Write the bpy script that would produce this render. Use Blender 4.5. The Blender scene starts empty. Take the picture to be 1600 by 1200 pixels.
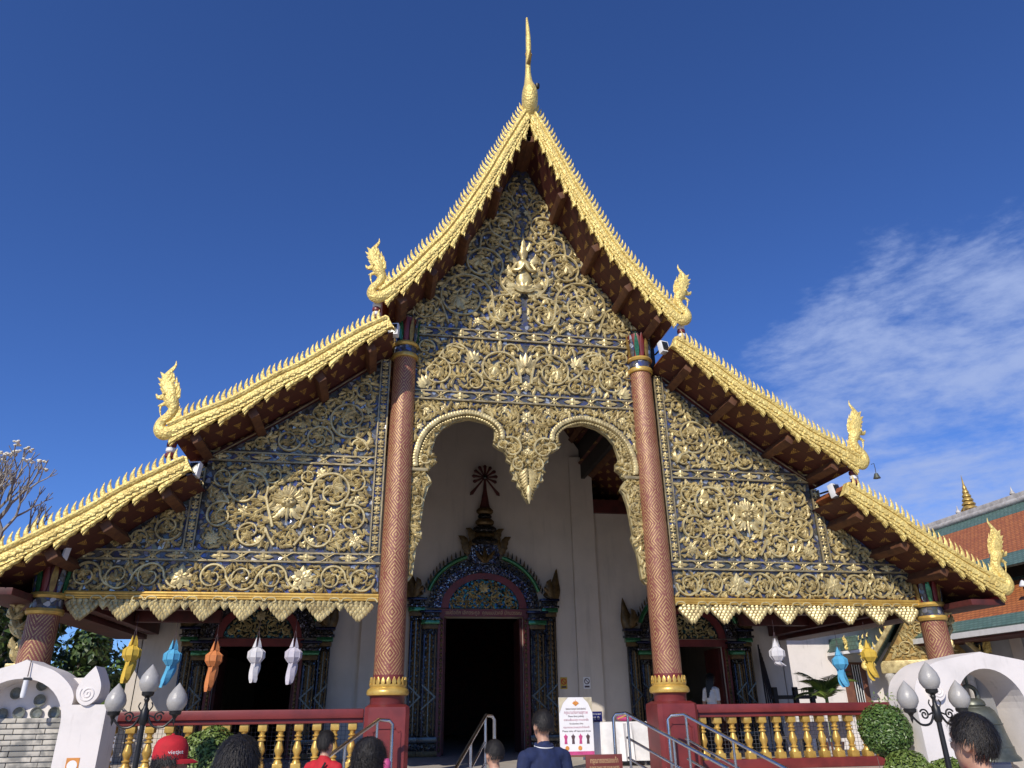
import bpy, bmesh, math, random
from mathutils import Vector, Matrix, Quaternion
from mathutils.geometry import tessellate_polygon
R = math.radians; PI = math.pi
S = bpy.context.scene; COL = S.collection
random.seed(11)

# ------------------------------------------------------------------ camera
CAM = Vector((-2.4843, -12.5748, 1.6)); yaw, pit, rol = R(9.9983), R(24.0546), R(-0.7998)
fw = Vector((math.sin(yaw)*math.cos(pit), math.cos(yaw)*math.cos(pit), math.sin(pit)))
rt = Vector((math.cos(yaw), -math.sin(yaw), 0)); up = rt.cross(fw)
r2 = rt*math.cos(rol) + up*math.sin(rol); u2 = up*math.cos(rol) - rt*math.sin(rol)
cd = bpy.data.cameras.new('camera'); cam = bpy.data.objects.new('camera', cd); COL.objects.link(cam)
cd.sensor_width = 36; cd.lens = 1150.22/1600*36; cd.clip_start = 0.05; cd.clip_end = 2000
m = Matrix((r2, u2, -fw)).transposed().to_4x4(); m.translation = CAM; cam.matrix_world = m
S.camera = cam

# ------------------------------------------------------------------ world, sun, exposure
SUN = Vector((-0.60, -1.0, 0.80)).normalized()          # towards the sun
sun_el = math.asin(SUN.z); sun_az = math.atan2(SUN.x, SUN.y)
S.view_settings.view_transform = 'Standard'; S.view_settings.look = 'None'
S.view_settings.exposure = 0.0; S.view_settings.gamma = 1.0
W = bpy.data.worlds.new('World'); S.world = W; W.use_nodes = True
nt = W.node_tree; N = nt.nodes; L = nt.links; N.clear()
sky = N.new('ShaderNodeTexSky'); sky.sky_type = 'NISHITA'; sky.sun_disc = False
sky.sun_elevation = sun_el; sky.sun_rotation = sun_az
sky.altitude = 800; sky.air_density = 1.0; sky.dust_density = 0.15; sky.ozone_density = 2.5
bg = N.new('ShaderNodeBackground'); bg.inputs['Strength'].default_value = 0.092
out = N.new('ShaderNodeOutputWorld')
tc = N.new('ShaderNodeTexCoord')
def wm(op, a, b=None, c=None):
    n = N.new('ShaderNodeMath'); n.operation = op
    for i, v in enumerate((a, b, c)):
        if v is None: continue
        if isinstance(v, (int, float)): n.inputs[i].default_value = v
        else: L.new(v, n.inputs[i])
    return n.outputs[0]
def blob(d, lo, hi):                                    # a bank of cloud around one direction of the sky
    n = N.new('ShaderNodeVectorMath'); n.operation = 'DOT_PRODUCT'; L.new(tc.outputs['Generated'], n.inputs[0])
    n.inputs[1].default_value = Vector(d).normalized()
    r = N.new('ShaderNodeMapRange'); r.interpolation_type = 'SMOOTHSTEP'
    r.inputs['From Min'].default_value = lo; r.inputs['From Max'].default_value = hi
    L.new(n.outputs['Value'], r.inputs['Value']); return r.outputs[0]
mp = N.new('ShaderNodeMapping'); mp.inputs['Scale'].default_value = (3.2, 3.2, 8.5); mp.inputs['Rotation'].default_value = (0.25, 0.35, 0.2)
L.new(tc.outputs['Generated'], mp.inputs['Vector'])
nz = N.new('ShaderNodeTexNoise'); nz.inputs['Scale'].default_value = 1.6; nz.inputs['Detail'].default_value = 12; nz.inputs['Roughness'].default_value = 0.62
nz.inputs['Distortion'].default_value = 0.35; L.new(mp.outputs[0], nz.inputs['Vector'])
n2 = N.new('ShaderNodeTexNoise'); n2.inputs['Scale'].default_value = 9; n2.inputs['Detail'].default_value = 7; n2.inputs['Roughness'].default_value = 0.6
L.new(mp.outputs[0], n2.inputs['Vector'])
bank = blob((0.690, 0.693, 0.209), 0.912, 0.978)
bank2 = blob((-0.62, 0.86, 0.40), 0.975, 1.0)
fb = wm('ADD', wm('MULTIPLY', nz.outputs['Fac'], 0.72), wm('MULTIPLY', n2.outputs['Fac'], 0.28))
cov = wm('ADD', wm('MULTIPLY', bank, 0.40), wm('MULTIPLY', bank2, 0.17))
mr = N.new('ShaderNodeMapRange'); mr.interpolation_type = 'SMOOTHSTEP'
mr.inputs['From Min'].default_value = 0.70; mr.inputs['From Max'].default_value = 1.0
L.new(wm('ADD', fb, cov), mr.inputs['Value'])
mx = N.new('ShaderNodeMix'); mx.data_type = 'RGBA'
L.new(wm('MULTIPLY', mr.outputs[0], 0.85), mx.inputs['Factor']); hs = N.new('ShaderNodeMix'); hs.data_type = 'RGBA'; hs.blend_type = 'MULTIPLY'; hs.inputs[0].default_value = 1; hs.inputs[7].default_value = (0.57, 0.86, 1.50, 1); L.new(sky.outputs[0], hs.inputs[6]); L.new(hs.outputs[2], mx.inputs[6])
mx.inputs[7].default_value = (4.2, 5.3, 8.6, 1)
L.new(mx.outputs[2], bg.inputs['Color']); L.new(bg.outputs[0], out.inputs[0])
sl = bpy.data.lights.new('sun', 'SUN'); sl.energy = 4.2; sl.angle = R(0.53); sl.color = (1, 0.92, 0.80)
so = bpy.data.objects.new('sun', sl); COL.objects.link(so)
so.rotation_euler = (-SUN).to_track_quat('-Z', 'Y').to_euler(); so.location = (-10, -20, 25)

# ------------------------------------------------------------------ materials
MATS = {}
class NT:
    """small helper for node materials"""
    def __init__(s, name, rough=0.6, metal=0.0):
        s.m = bpy.data.materials.new(name); s.m.use_nodes = True; s.t = s.m.node_tree
        s.b = s.t.nodes['Principled BSDF']; s.b.inputs['Roughness'].default_value = rough; s.b.inputs['Metallic'].default_value = metal
        MATS[name] = s.m
    def n(s, typ, **kw):
        x = s.t.nodes.new(typ)
        for k, v in kw.items(): setattr(x, k, v)
        return x
    def l(s, a, b): s.t.links.new(a, b)
    def setv(s, sock, v):
        if isinstance(v, (int, float)): sock.default_value = v
        elif isinstance(v, (tuple, list)): sock.default_value = tuple(v) + ((1,) if len(v) == 3 and len(sock.default_value) == 4 else ())
        else: s.l(v, sock)
    def math(s, op, a, b=0.0, c=None):
        x = s.n('ShaderNodeMath', operation=op); s.setv(x.inputs[0], a); s.setv(x.inputs[1], b)
        if c is not None: s.setv(x.inputs[2], c)
        return x.outputs[0]
    def mix(s, f, a, b):
        x = s.n('ShaderNodeMix', data_type='RGBA'); s.setv(x.inputs[0], f); s.setv(x.inputs[6], a); s.setv(x.inputs[7], b); return x.outputs[2]
    def noise(s, scale, detail=5, rough=0.55, vec=None):
        x = s.n('ShaderNodeTexNoise'); x.inputs['Scale'].default_value = scale; x.inputs['Detail'].default_value = detail; x.inputs['Roughness'].default_value = rough
        s.l(vec if vec is not None else s.obj(), x.inputs['Vector']); return x.outputs['Fac']
    def obj(s):
        if not hasattr(s, '_o'): s._o = s.n('ShaderNodeTexCoord')
        return s._o.outputs['Object']
    def world(s):
        if not hasattr(s, '_g'): s._g = s.n('ShaderNodeNewGeometry')
        return s._g.outputs['Position']
    def uv(s):
        if not hasattr(s, '_o'): s._o = s.n('ShaderNodeTexCoord')
        x = s.n('ShaderNodeSeparateXYZ'); s.l(s._o.outputs['UV'], x.inputs[0]); return x.outputs[0], x.outputs[1]
    def ramp(s, f, lo, hi):
        x = s.n('ShaderNodeMapRange', interpolation_type='SMOOTHSTEP'); s.setv(x.inputs['Value'], f)
        x.inputs['From Min'].default_value = lo; x.inputs['From Max'].default_value = hi; return x.outputs[0]
    def bump(s, h, strength=0.3, dist=0.02):
        x = s.n('ShaderNodeBump'); x.inputs['Strength'].default_value = strength; x.inputs['Distance'].default_value = dist
        s.l(h, x.inputs['Height']); s.l(x.outputs[0], s.b.inputs['Normal'])
    def base(s, c): s.setv(s.b.inputs['Base Color'], c)
def mat(name, c1, c2=None, rough=0.6, metal=0.0, scale=6, bump=0.0, bscale=40, lo=0.35, hi=0.65, bdist=0.01, world=True, **kw):
    x = NT(name, rough, metal)
    vec = x.world() if world else x.obj()
    c2 = c2 or tuple(v*0.72 for v in c1)
    x.base(x.mix(x.ramp(x.noise(scale, 7, 0.6, vec), lo, hi), c1, c2))
    if bump: x.bump(x.noise(bscale, 6, 0.6, vec), bump, bdist)
    for k, v in kw.items(): x.b.inputs[k].default_value = v
    return x.m
x = NT('gold_paint', 0.42, 0.22); v_ = x.n('ShaderNodeTexVoronoi'); v_.inputs['Scale'].default_value = 24; x.l(x.world(), v_.inputs['Vector'])
g_ = x.mix(x.ramp(x.noise(6, 7, 0.65, x.world()), 0.35, 0.7), (0.86, 0.68, 0.23), (0.66, 0.48, 0.14)); g_ = x.mix(x.ramp(x.noise(17, 8, 0.7, x.world()), 0.60, 0.74), g_, (0.30, 0.21, 0.08))
x.base(g_); x.bump(x.math('SUBTRACT', x.noise(40, 5, 0.6, x.world()), x.math('MULTIPLY', v_.outputs['Distance'], 1.6)), 0.55, 0.018)
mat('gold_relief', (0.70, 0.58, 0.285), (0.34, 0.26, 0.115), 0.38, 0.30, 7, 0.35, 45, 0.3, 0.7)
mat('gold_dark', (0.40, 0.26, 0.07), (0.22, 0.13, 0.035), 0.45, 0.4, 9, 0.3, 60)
mat('door_gold', (0.17, 0.105, 0.035), (0.08, 0.05, 0.018), 0.42, 0.4, 12, 0.3, 60)  # gold_dark dimmed further for the doors: porch shade put into the colour
mat('gold_bar', (0.72, 0.48, 0.12), (0.55, 0.34, 0.08), 0.32, 0.4, 6, 0.12, 40)
mat('frame_gold', (0.42, 0.34, 0.18), (0.25, 0.2, 0.11), 0.45, 0.4, 9)
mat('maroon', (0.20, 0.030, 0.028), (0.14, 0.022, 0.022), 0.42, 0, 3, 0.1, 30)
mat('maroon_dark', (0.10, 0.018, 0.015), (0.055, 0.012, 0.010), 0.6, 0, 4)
mat('timber_red', (0.13, 0.050, 0.017), (0.075, 0.027, 0.011), 0.7, 0, 6, 0.2, 50)
mat('crimson', (0.42, 0.02, 0.04), (0.30, 0.015, 0.03), 0.5)
mat('black_wood', (0.012, 0.010, 0.010), (0.022, 0.016, 0.013), 0.6)
x = NT('wall_cream', 0.78); mp_ = x.n('ShaderNodeMapping'); mp_.inputs['Scale'].default_value = (3, 3, 0.35); x.l(x.world(), mp_.inputs['Vector'])
b_ = x.mix(x.ramp(x.noise(1.0, 7, 0.6, x.world()), 0.35, 0.75), (0.66, 0.595, 0.515), (0.57, 0.515, 0.445)); x.base(x.mix(x.math('MULTIPLY', x.ramp(x.noise(1.5, 8, 0.65, mp_.outputs[0]), 0.5, 0.75), 0.4), b_, (0.36, 0.33, 0.295))); x.bump(x.noise(14, 7, 0.6, x.world()), 0.15, 0.012)
x = NT('white_lime', 0.82); mp_ = x.n('ShaderNodeMapping'); mp_.inputs['Scale'].default_value = (7, 7, 0.9); x.l(x.world(), mp_.inputs['Vector'])
st_ = x.math('MULTIPLY', x.ramp(x.noise(1.6, 8, 0.65, mp_.outputs[0]), 0.52, 0.74), x.ramp(x.noise(1.1, 4, 0.6, x.world()), 0.40, 0.62))
b_ = x.mix(x.ramp(x.noise(2.2, 7, 0.6, x.world()), 0.4, 0.8), (0.77, 0.72, 0.68), (0.66, 0.62, 0.585)); x.base(x.mix(x.math('MULTIPLY', st_, 0.55), b_, (0.30, 0.285, 0.26))); x.bump(x.noise(22, 7, 0.6, x.world()), 0.22, 0.012)
mat('white_paint', (0.78, 0.78, 0.78), (0.7, 0.7, 0.7), 0.5)
mat('stone_floor', (0.56, 0.51, 0.45), (0.46, 0.42, 0.37), 0.5, 0, 3)
mat('marble', (0.62, 0.6, 0.57), (0.5, 0.48, 0.46), 0.35, 0, 4)
mat('steel', (0.62, 0.62, 0.63), (0.5, 0.5, 0.51), 0.22, 1.0, 9)
mat('lamp_black', (0.012, 0.012, 0.013), (0.02, 0.02, 0.02), 0.4, 0.2)
mat('bronze_green', (0.085, 0.095, 0.078), (0.14, 0.15, 0.125), 0.42, 0.5, 5, 0.15, 30)
mat('roof_orange', (0.36, 0.11, 0.035), (0.24, 0.07, 0.025), 0.55, 0, 14)
mat('roof_orange_b', (0.42, 0.15, 0.05), (0.28, 0.09, 0.03), 0.55, 0, 14)
mat('roof_green', (0.10, 0.19, 0.16), (0.17, 0.24, 0.21), 0.4, 0, 10)
mat('roof_white', (0.6, 0.58, 0.54), (0.4, 0.38, 0.35), 0.6, 0, 5)
mat('grey_wall', (0.40, 0.41, 0.42), (0.34, 0.35, 0.36), 0.7, 0, 2)
mat('bark_grey', (0.34, 0.31, 0.27), (0.20, 0.18, 0.155), 0.8, 0, 9, 0.5, 50)
mat('bark', (0.17, 0.14, 0.115), (0.09, 0.075, 0.06), 0.8, 0, 9, 0.5, 50)
for nm_, a_, b_ in (('leaf_dark', (0.030, 0.062, 0.015), (0.085, 0.13, 0.03)), ('leaf_mid', (0.045, 0.10, 0.018), (0.12, 0.19, 0.04)), ('leaf_light', (0.09, 0.15, 0.025), (0.19, 0.25, 0.055))):
    x = NT(nm_, 0.42); x.world(); x.base(x.mix(x._g.outputs['Random Per Island'], a_, b_)); x.b.inputs['Transmission Weight'].default_value = 0.0
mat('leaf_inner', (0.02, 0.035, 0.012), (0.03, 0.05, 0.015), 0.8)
mat('petal_white', (0.82, 0.80, 0.70), (0.75, 0.7, 0.5), 0.6)
mat('hair_black', (0.010, 0.009, 0.009), (0.022, 0.017, 0.014), 0.52, 0, 60, 0.6, 120)
mat('skin', (0.50, 0.29, 0.19), (0.44, 0.24, 0.16), 0.5, 0, 12)
mat('skin_tan', (0.34, 0.18, 0.11), (0.28, 0.14, 0.09), 0.5, 0, 12)
mat('red_cloth', (0.52, 0.012, 0.022), (0.42, 0.010, 0.018), 0.8, 0, 20, 0.2, 200)
mat('navy_cloth', (0.014, 0.025, 0.085), (0.010, 0.018, 0.06), 0.85, 0, 20, 0.2, 200)
mat('white_cloth', (0.78, 0.77, 0.76), (0.7, 0.69, 0.68), 0.85, 0, 8)
mat('black_cloth', (0.015, 0.015, 0.017), (0.02, 0.02, 0.022), 0.85)
mat('grey_cloth', (0.10, 0.10, 0.12), (0.08, 0.08, 0.1), 0.85)
mat('blue_cloth', (0.05, 0.07, 0.13), (0.04, 0.05, 0.1), 0.85)
mat('eye_white', (0.8, 0.8, 0.78), rough=0.2)
mat('navy_sign', (0.012, 0.016, 0.12), (0.012, 0.014, 0.1), 0.35)
mat('brown_sign', (0.17, 0.035, 0.025), (0.15, 0.03, 0.022), 0.5)
mat('text_gold', (0.72, 0.5, 0.25), rough=0.5)
mat('text_white', (0.85, 0.85, 0.85), rough=0.5)
mat('text_dark', (0.10, 0.06, 0.07), rough=0.6)
mat('text_pink', (0.52, 0.20, 0.28), rough=0.6)
mat('pink', (0.62, 0.08, 0.25), rough=0.6)
mat('poster_white', (0.84, 0.83, 0.83), (0.8, 0.79, 0.79), 0.4)
mat('poster_beige', (0.62, 0.55, 0.38), rough=0.5)
mat('orange_print', (0.75, 0.30, 0.06), rough=0.5)
mat('yellow_print', (0.62, 0.42, 0.04), rough=0.5)
mat('green_glass', (0.02, 0.12, 0.045), (0.06, 0.20, 0.09), 0.12, 0.4, 30)
mat('silver_glass', (0.12, 0.12, 0.115), (0.06, 0.065, 0.065), 0.25, 0.8, 40)
mat('blue_glass', (0.015, 0.017, 0.055), (0.012, 0.014, 0.035), 0.15, 0.5, 30)
mat('red_glass', (0.30, 0.02, 0.03), (0.2, 0.015, 0.02), 0.2, 0.2, 20)
mat('window_brown', (0.20, 0.085, 0.05), (0.15, 0.06, 0.04), 0.55)
mat('bowl_glaze', (0.10, 0.115, 0.10), (0.18, 0.19, 0.165), 0.25, 0, 20)
mat('far_gold', (0.62, 0.42, 0.12), (0.4, 0.26, 0.07), 0.4, 0.5, 6)
for nm, c in (('yellow', (0.70, 0.47, 0.06)), ('blue', (0.10, 0.42, 0.66)), ('orange', (0.66, 0.23, 0.07)), ('white', (0.70, 0.68, 0.68)), ('lilac', (0.60, 0.56, 0.62))):
    x = NT('paper_'+nm, 0.75); x.base(x.mix(x.noise(14, 4, 0.5, x.world()), c, tuple(v*0.8 for v in c)))
    x.b.inputs['Subsurface Weight'].default_value = 0.15; x.b.inputs['Subsurface Radius'].default_value = (0.02, 0.02, 0.02)
x = NT('globe_glass', 0.35); x.base(x.mix(x.noise(25, 5, 0.6, x.world()), (0.50, 0.48, 0.45), (0.36, 0.35, 0.325))); x.bump(x.noise(45, 4, 0.6, x.world()), 0.35, 0.01)
x.b.inputs['Transmission Weight'].default_value = 0.12
# mirror mosaic behind the gilded carving: one tint, one tilt for each chip of glass
def mosaic(name, scale, cols, rough=0.16, metal=0.75, tilt=0.30):
    x = NT(name, rough, metal); v = x.n('ShaderNodeTexVoronoi', feature='F1'); v.inputs['Scale'].default_value = scale; v.inputs['Randomness'].default_value = 0.9
    x.l(x.world(), v.inputs['Vector'])
    sp = x.n('ShaderNodeSeparateColor'); x.l(v.outputs['Color'], sp.inputs[0])
    cr = x.n('ShaderNodeValToRGB'); cr.color_ramp.interpolation = 'CONSTANT'; x.l(sp.outputs[0], cr.inputs[0])
    e = cr.color_ramp.elements; e[0].position = 0; e[0].color = cols[0]+(1,); e[1].position = 1.0/len(cols); e[1].color = cols[1]+(1,)
    for i, c in enumerate(cols[2:], 2): k = e.new(i/len(cols)); k.color = c+(1,)
    ed = x.n('ShaderNodeTexVoronoi', feature='DISTANCE_TO_EDGE'); ed.inputs['Scale'].default_value = scale; ed.inputs['Randomness'].default_value = 0.9
    x.l(x.world(), ed.inputs['Vector'])
    g = x.math('LESS_THAN', ed.outputs['Distance'], 0.045)
    x.base(x.mix(g, cr.outputs[0], (0.05, 0.047, 0.045)))
    x.l(x.math('SUBTRACT', metal, x.math('MULTIPLY', g, metal)), x.b.inputs['Metallic'])
    x.l(x.math('ADD', x.math('MULTIPLY', x.noise(3, 3, 0.5, x.world()), 0.35), x.math('MULTIPLY', g, 0.5)), x.b.inputs['Roughness'])
    a = x.n('ShaderNodeVectorMath', operation='SUBTRACT'); x.l(v.outputs['Color'], a.inputs[0]); a.inputs[1].default_value = (0.5, 0.5, 0.5)
    b = x.n('ShaderNodeVectorMath', operation='SCALE'); x.l(a.outputs[0], b.inputs[0]); b.inputs['Scale'].default_value = tilt
    ge = x.n('ShaderNodeNewGeometry'); c = x.n('ShaderNodeVectorMath', operation='ADD'); x.l(ge.outputs['Normal'], c.inputs[0]); x.l(b.outputs[0], c.inputs[1])
    d = x.n('ShaderNodeVectorMath', operation='NORMALIZE'); x.l(c.outputs[0], d.inputs[0]); x.l(d.outputs[0], x.b.inputs['Normal'])
mosaic('mosaic_blue', 14, [(0.10, 0.098, 0.105), (0.075, 0.085, 0.16), (0.18, 0.175, 0.17), (0.06, 0.058, 0.056), (0.08, 0.10, 0.24), (0.14, 0.135, 0.13), (0.115, 0.12, 0.12), (0.42, 0.44, 0.46), (0.10, 0.11, 0.09), (0.16, 0.15, 0.14)], 0.2, 0.32, 0.40)
mosaic('mosaic_dark', 30, [(0.025, 0.018, 0.01), (0.008, 0.009, 0.018), (0.014, 0.012, 0.01), (0.06, 0.042, 0.018), (0.01, 0.008, 0.008), (0.10, 0.10, 0.105)])
mosaic('mosaic_teal', 26, [(0.015, 0.08, 0.11), (0.02, 0.12, 0.14), (0.01, 0.05, 0.11), (0.09, 0.06, 0.02), (0.02, 0.12, 0.11), (0.05, 0.035, 0.015)])
mosaic('mosaic_violet', 34, [(0.025, 0.022, 0.06), (0.10, 0.10, 0.13), (0.012, 0.012, 0.03), (0.04, 0.038, 0.06), (0.02, 0.015, 0.015), (0.24, 0.24, 0.27), (0.035, 0.025, 0.015)])
# column: nested gilded lozenges stencilled on faded rose-red lacquer
def column_mat():
    x = NT('column_lacquer', 0.5); u, v = x.uv()
    a = x.math('ABSOLUTE', x.math('SUBTRACT', x.math('FRACT', u), 0.5)); b = x.math('ABSOLUTE', x.math('SUBTRACT', x.math('FRACT', v), 0.5))
    d = x.math('ADD', a, b)
    ln = x.math('LESS_THAN', x.math('FRACT', x.math('MULTIPLY', d, 9.0)), 0.45)
    brk = x.math('GREATER_THAN', x.math('FRACT', x.math('MULTIPLY', x.math('SUBTRACT', a, b), 14.0)), 0.16)
    wear = x.math('MULTIPLY', x.ramp(x.noise(13, 8, 0.72, x.world()), 0.34, 0.54), 0.95)
    fz = x.math('MULTIPLY', x.math('MULTIPLY', ln, brk), wear)
    plain = x.math('GREATER_THAN', v, 0.0); fz = x.math('MULTIPLY', fz, plain)
    red = x.mix(x.ramp(x.noise(2.2, 7, 0.65, x.world()), 0.35, 0.72), (0.195, 0.045, 0.037), (0.26, 0.088, 0.072))
    red = x.mix(plain, (0.17, 0.028, 0.026), red)
    x.base(x.mix(fz, red, (0.54, 0.37, 0.155))); x.l(x.math('MULTIPLY', fz, 0.45), x.b.inputs['Metallic'])
    x.bump(x.math('ADD', x.math('MULTIPLY', fz, 0.5), x.noise(60, 4, 0.6, x.world())), 0.25, 0.008)
column_mat()
# boarded soffit with stencilled gold flames
def soffit_mat():
    x = NT('soffit_stencil', 0.6); u, v = x.uv()
    row = x.math('FLOOR', v); uu = x.math('FRACT', x.math('ADD', u, x.math('MULTIPLY', row, 0.5)))
    du = x.math('ABSOLUTE', x.math('SUBTRACT', uu, 0.5)); fv = x.math('FRACT', v)
    wdt = x.math('MULTIPLY', x.math('SUBTRACT', 0.92, fv), 0.30)
    tip = x.math('MULTIPLY', x.math('LESS_THAN', du, wdt), x.math('GREATER_THAN', fv, 0.18))
    notch = x.math('GREATER_THAN', x.math('FRACT', x.math('ADD', x.math('MULTIPLY', fv, 5.0), x.math('MULTIPLY', du, 9.0))), 0.3)
    w = x.ramp(x.noise(11, 5, 0.6, x.world()), 0.36, 0.52)
    f = x.math('MULTIPLY', x.math('MULTIPLY', tip, notch), w)
    pl = x.math('LESS_THAN', x.math('FRACT', x.math('MULTIPLY', v, 2.0)), 0.05)
    red = x.mix(x.noise(5, 6, 0.6, x.world()), (0.095, 0.022, 0.014), (0.06, 0.014, 0.010))
    red = x.mix(pl, red, (0.02, 0.008, 0.006))
    x.base(x.mix(f, red, (0.46, 0.28, 0.07))); x.l(x.math('MULTIPLY', f, 0.35), x.b.inputs['Metallic'])
soffit_mat()
def paving_mat():
    x = NT('paving', 0.75); b = x.n('ShaderNodeTexBrick'); x.l(x.world(), b.inputs['Vector'])
    b.inputs['Scale'].default_value = 1.0; b.inputs['Mortar Size'].default_value = 0.008; b.inputs['Brick Width'].default_value = 0.6; b.inputs['Row Height'].default_value = 0.6; b.offset = 0.0
    b.inputs['Color1'].default_value = (0.46, 0.41, 0.35, 1); b.inputs['Color2'].default_value = (0.40, 0.36, 0.31, 1); b.inputs['Mortar'].default_value = (0.16, 0.15, 0.14, 1)
    x.base(x.mix(x.math('MULTIPLY', x.noise(1.3, 6, 0.6, x.world()), 0.5), b.outputs[0], (0.32, 0.29, 0.25)))
paving_mat()
def niche_mat():
    x = NT('niche_brick', 0.85); b = x.n('ShaderNodeTexNoise'); b.inputs['Scale'].default_value = 5; b.inputs['Detail'].default_value = 8; x.l(x.world(), b.inputs['Vector'])
    oi = x.n('ShaderNodeObjectInfo'); q_ = x.mix(oi.outputs['Random'], (0.58, 0.54, 0.46), (0.40, 0.385, 0.345)); x.base(x.mix(x.ramp(b.outputs['Fac'], 0.44, 0.60), q_, (0.22, 0.215, 0.195))); x.bump(b.outputs['Fac'], 0.4, 0.02)
niche_mat()

# ------------------------------------------------------------------ mesh helpers
class MB:
    def __init__(s): s.v = []; s.f = []; s.uv = None; s.smooth = True
    def add(s, vs, fs):
        o = len(s.v); s.v += [tuple(p) for p in vs]; s.f += [tuple(i+o for i in q) for q in fs]; return s
    def box(s, x0, x1, y0, y1, z0, z1):
        return s.add([(x0,y0,z0),(x1,y0,z0),(x1,y1,z0),(x0,y1,z0),(x0,y0,z1),(x1,y0,z1),(x1,y1,z1),(x0,y1,z1)],
                     [(0,3,2,1),(4,5,6,7),(0,1,5,4),(1,2,6,5),(2,3,7,6),(3,0,4,7)])
    def bevbox(s, x0, x1, y0, y1, z0, z1, b=0.01):
        bm = bmesh.new(); bmesh.ops.create_cube(bm, size=1)
        for v in bm.verts: v.co = Vector(((x0+x1)/2+v.co.x*(x1-x0), (y0+y1)/2+v.co.y*(y1-y0), (z0+z1)/2+v.co.z*(z1-z0)))
        bmesh.ops.bevel(bm, geom=bm.edges[:], offset=b, segments=2, affect='EDGES', profile=0.6)
        bm.verts.index_update(); s.add([v.co for v in bm.verts], [[v.index for v in f.verts] for f in bm.faces]); bm.free(); return s
    def lathe(s, prof, c=(0,0,0), n=20, sx=1, sy=1):
        vs = []; fs = []
        for r, z in prof:
            for k in range(n):
                a = 2*PI*k/n; vs.append((c[0]+r*sx*math.cos(a), c[1]+r*sy*math.sin(a), c[2]+z))
        for i in range(len(prof)-1):
            for k in range(n): fs.append((i*n+k, i*n+(k+1) % n, (i+1)*n+(k+1) % n, (i+1)*n+k))
        fs.append(tuple(range(n-1, -1, -1))); fs.append(tuple(range((len(prof)-1)*n, len(prof)*n)))
        return s.add(vs, fs)
    def tube(s, pts, rad, n=8, flat=(1, 1), ref=None):
        """sweep an ellipse along pts; flat = (in-plane, along ref axis) factors"""
        P = [Vector(p) for p in pts]; k = len(P)
        if not isinstance(rad, (list, tuple)): rad = [rad]*k
        vs = []; fs = []; rf = Vector(ref) if ref else None; pn = None
        for i, p in enumerate(P):
            t = (P[min(i+1, k-1)]-P[max(i-1, 0)]); t = t.normalized() if t.length > 1e-9 else Vector((0, 0, 1))
            if rf is not None: b = rf
            else:
                if pn is None: b = Vector((0, 0, 1)) if abs(t.z) < 0.9 else Vector((0, 1, 0))
                else: b = pn
            a = b.cross(t)
            a = a.normalized() if a.length > 1e-6 else Vector((1, 0, 0)); b = t.cross(a).normalized(); pn = b
            for j in range(n):
                q = 2*PI*j/n; vs.append(p+a*(math.cos(q)*rad[i]*flat[0])+b*(math.sin(q)*rad[i]*flat[1]))
        for i in range(k-1):
            for j in range(n): fs.append((i*n+j, i*n+(j+1) % n, (i+1)*n+(j+1) % n, (i+1)*n+j))
        fs.append(tuple(range(n-1, -1, -1))); fs.append(tuple(range((k-1)*n, k*n)))
        return s.add(vs, fs)
    def prism(s, poly, y0, y1):
        """extrude an (x, z) outline from y0 to y1"""
        n = len(poly); tri = tessellate_polygon([[Vector((p[0], p[1], 0)) for p in poly]])
        vs = [(p[0], y0, p[1]) for p in poly]+[(p[0], y1, p[1]) for p in poly]
        fs = [tuple(t) for t in tri]+[tuple(i+n for i in t[::-1]) for t in tri]
        fs += [(i, (i+1) % n, n+(i+1) % n, n+i) for i in range(n)]
        return s.add(vs, fs)
    def ell(s, c, r, n=12, m=8):
        return s.lathe([(max(1e-4, math.sin(PI*i/m))*1.0, -math.cos(PI*i/m)*r[2]) for i in range(m+1)], c, n, r[0], r[1])
    def xf(s, M, start=0):
        for i in range(start, len(s.v)): s.v[i] = tuple(M @ Vector(s.v[i]))
        return s
    def mesh(s, name, mats, smooth=None, fix=True):
        me = bpy.data.meshes.new(name); me.from_pydata(s.v, [], s.f); me.update()
        if fix:
            bm = bmesh.new(); bm.from_mesh(me); bmesh.ops.recalc_face_normals(bm, faces=bm.faces); bm.to_mesh(me); bm.free()
        for q in (mats if isinstance(mats, (list, tuple)) else [mats]): me.materials.append(MATS[q])
        if smooth is None: smooth = s.smooth
        if smooth:
            me.polygons.foreach_set('use_smooth', [True]*len(me.polygons)); me.set_sharp_from_angle(angle=R(40))
        return me
    def build(s, name, mats, parent=None, smooth=None, fix=True):
        return link(name, s.mesh(name, mats, smooth, fix), parent)
def link(name, me, parent=None, loc=None, rot=None, scale=None):
    o = bpy.data.objects.new(name, me); COL.objects.link(o)
    if parent is not None:
        o.parent = parent
        if loc is None: o.matrix_parent_inverse = wmat(parent).inverted()
    if loc is not None: o.location = loc
    if rot is not None: o.rotation_euler = rot
    if scale is not None: o.scale = scale
    return o
def wmat(o):
    M = o.matrix_basis.copy()
    return (wmat(o.parent) @ o.matrix_parent_inverse @ M) if o.parent else M
def put(name, me, parent, wloc, rot=(0,0,0), scale=(1,1,1)):
    """shared mesh placed at a world position under a parent"""
    o = bpy.data.objects.new(name, me); COL.objects.link(o); o.parent = parent; o.matrix_parent_inverse = wmat(parent).inverted()
    o.location = wloc; o.rotation_euler = rot; o.scale = scale; return o
def thing(name, label, cat, loc=(0,0,0), rz=0, group=None):
    o = bpy.data.objects.new(name, None); COL.objects.link(o); o.location = loc; o.rotation_euler = (0, 0, rz); o.empty_display_size = 0.2
    o['label'] = label; o['category'] = cat
    if group: o['group'] = group
    return o
def tag(o, label, cat, group=None):
    o['label'] = label; o['category'] = cat
    if group: o['group'] = group
    return o
def kind(o, k): o['kind'] = k; return o
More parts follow.
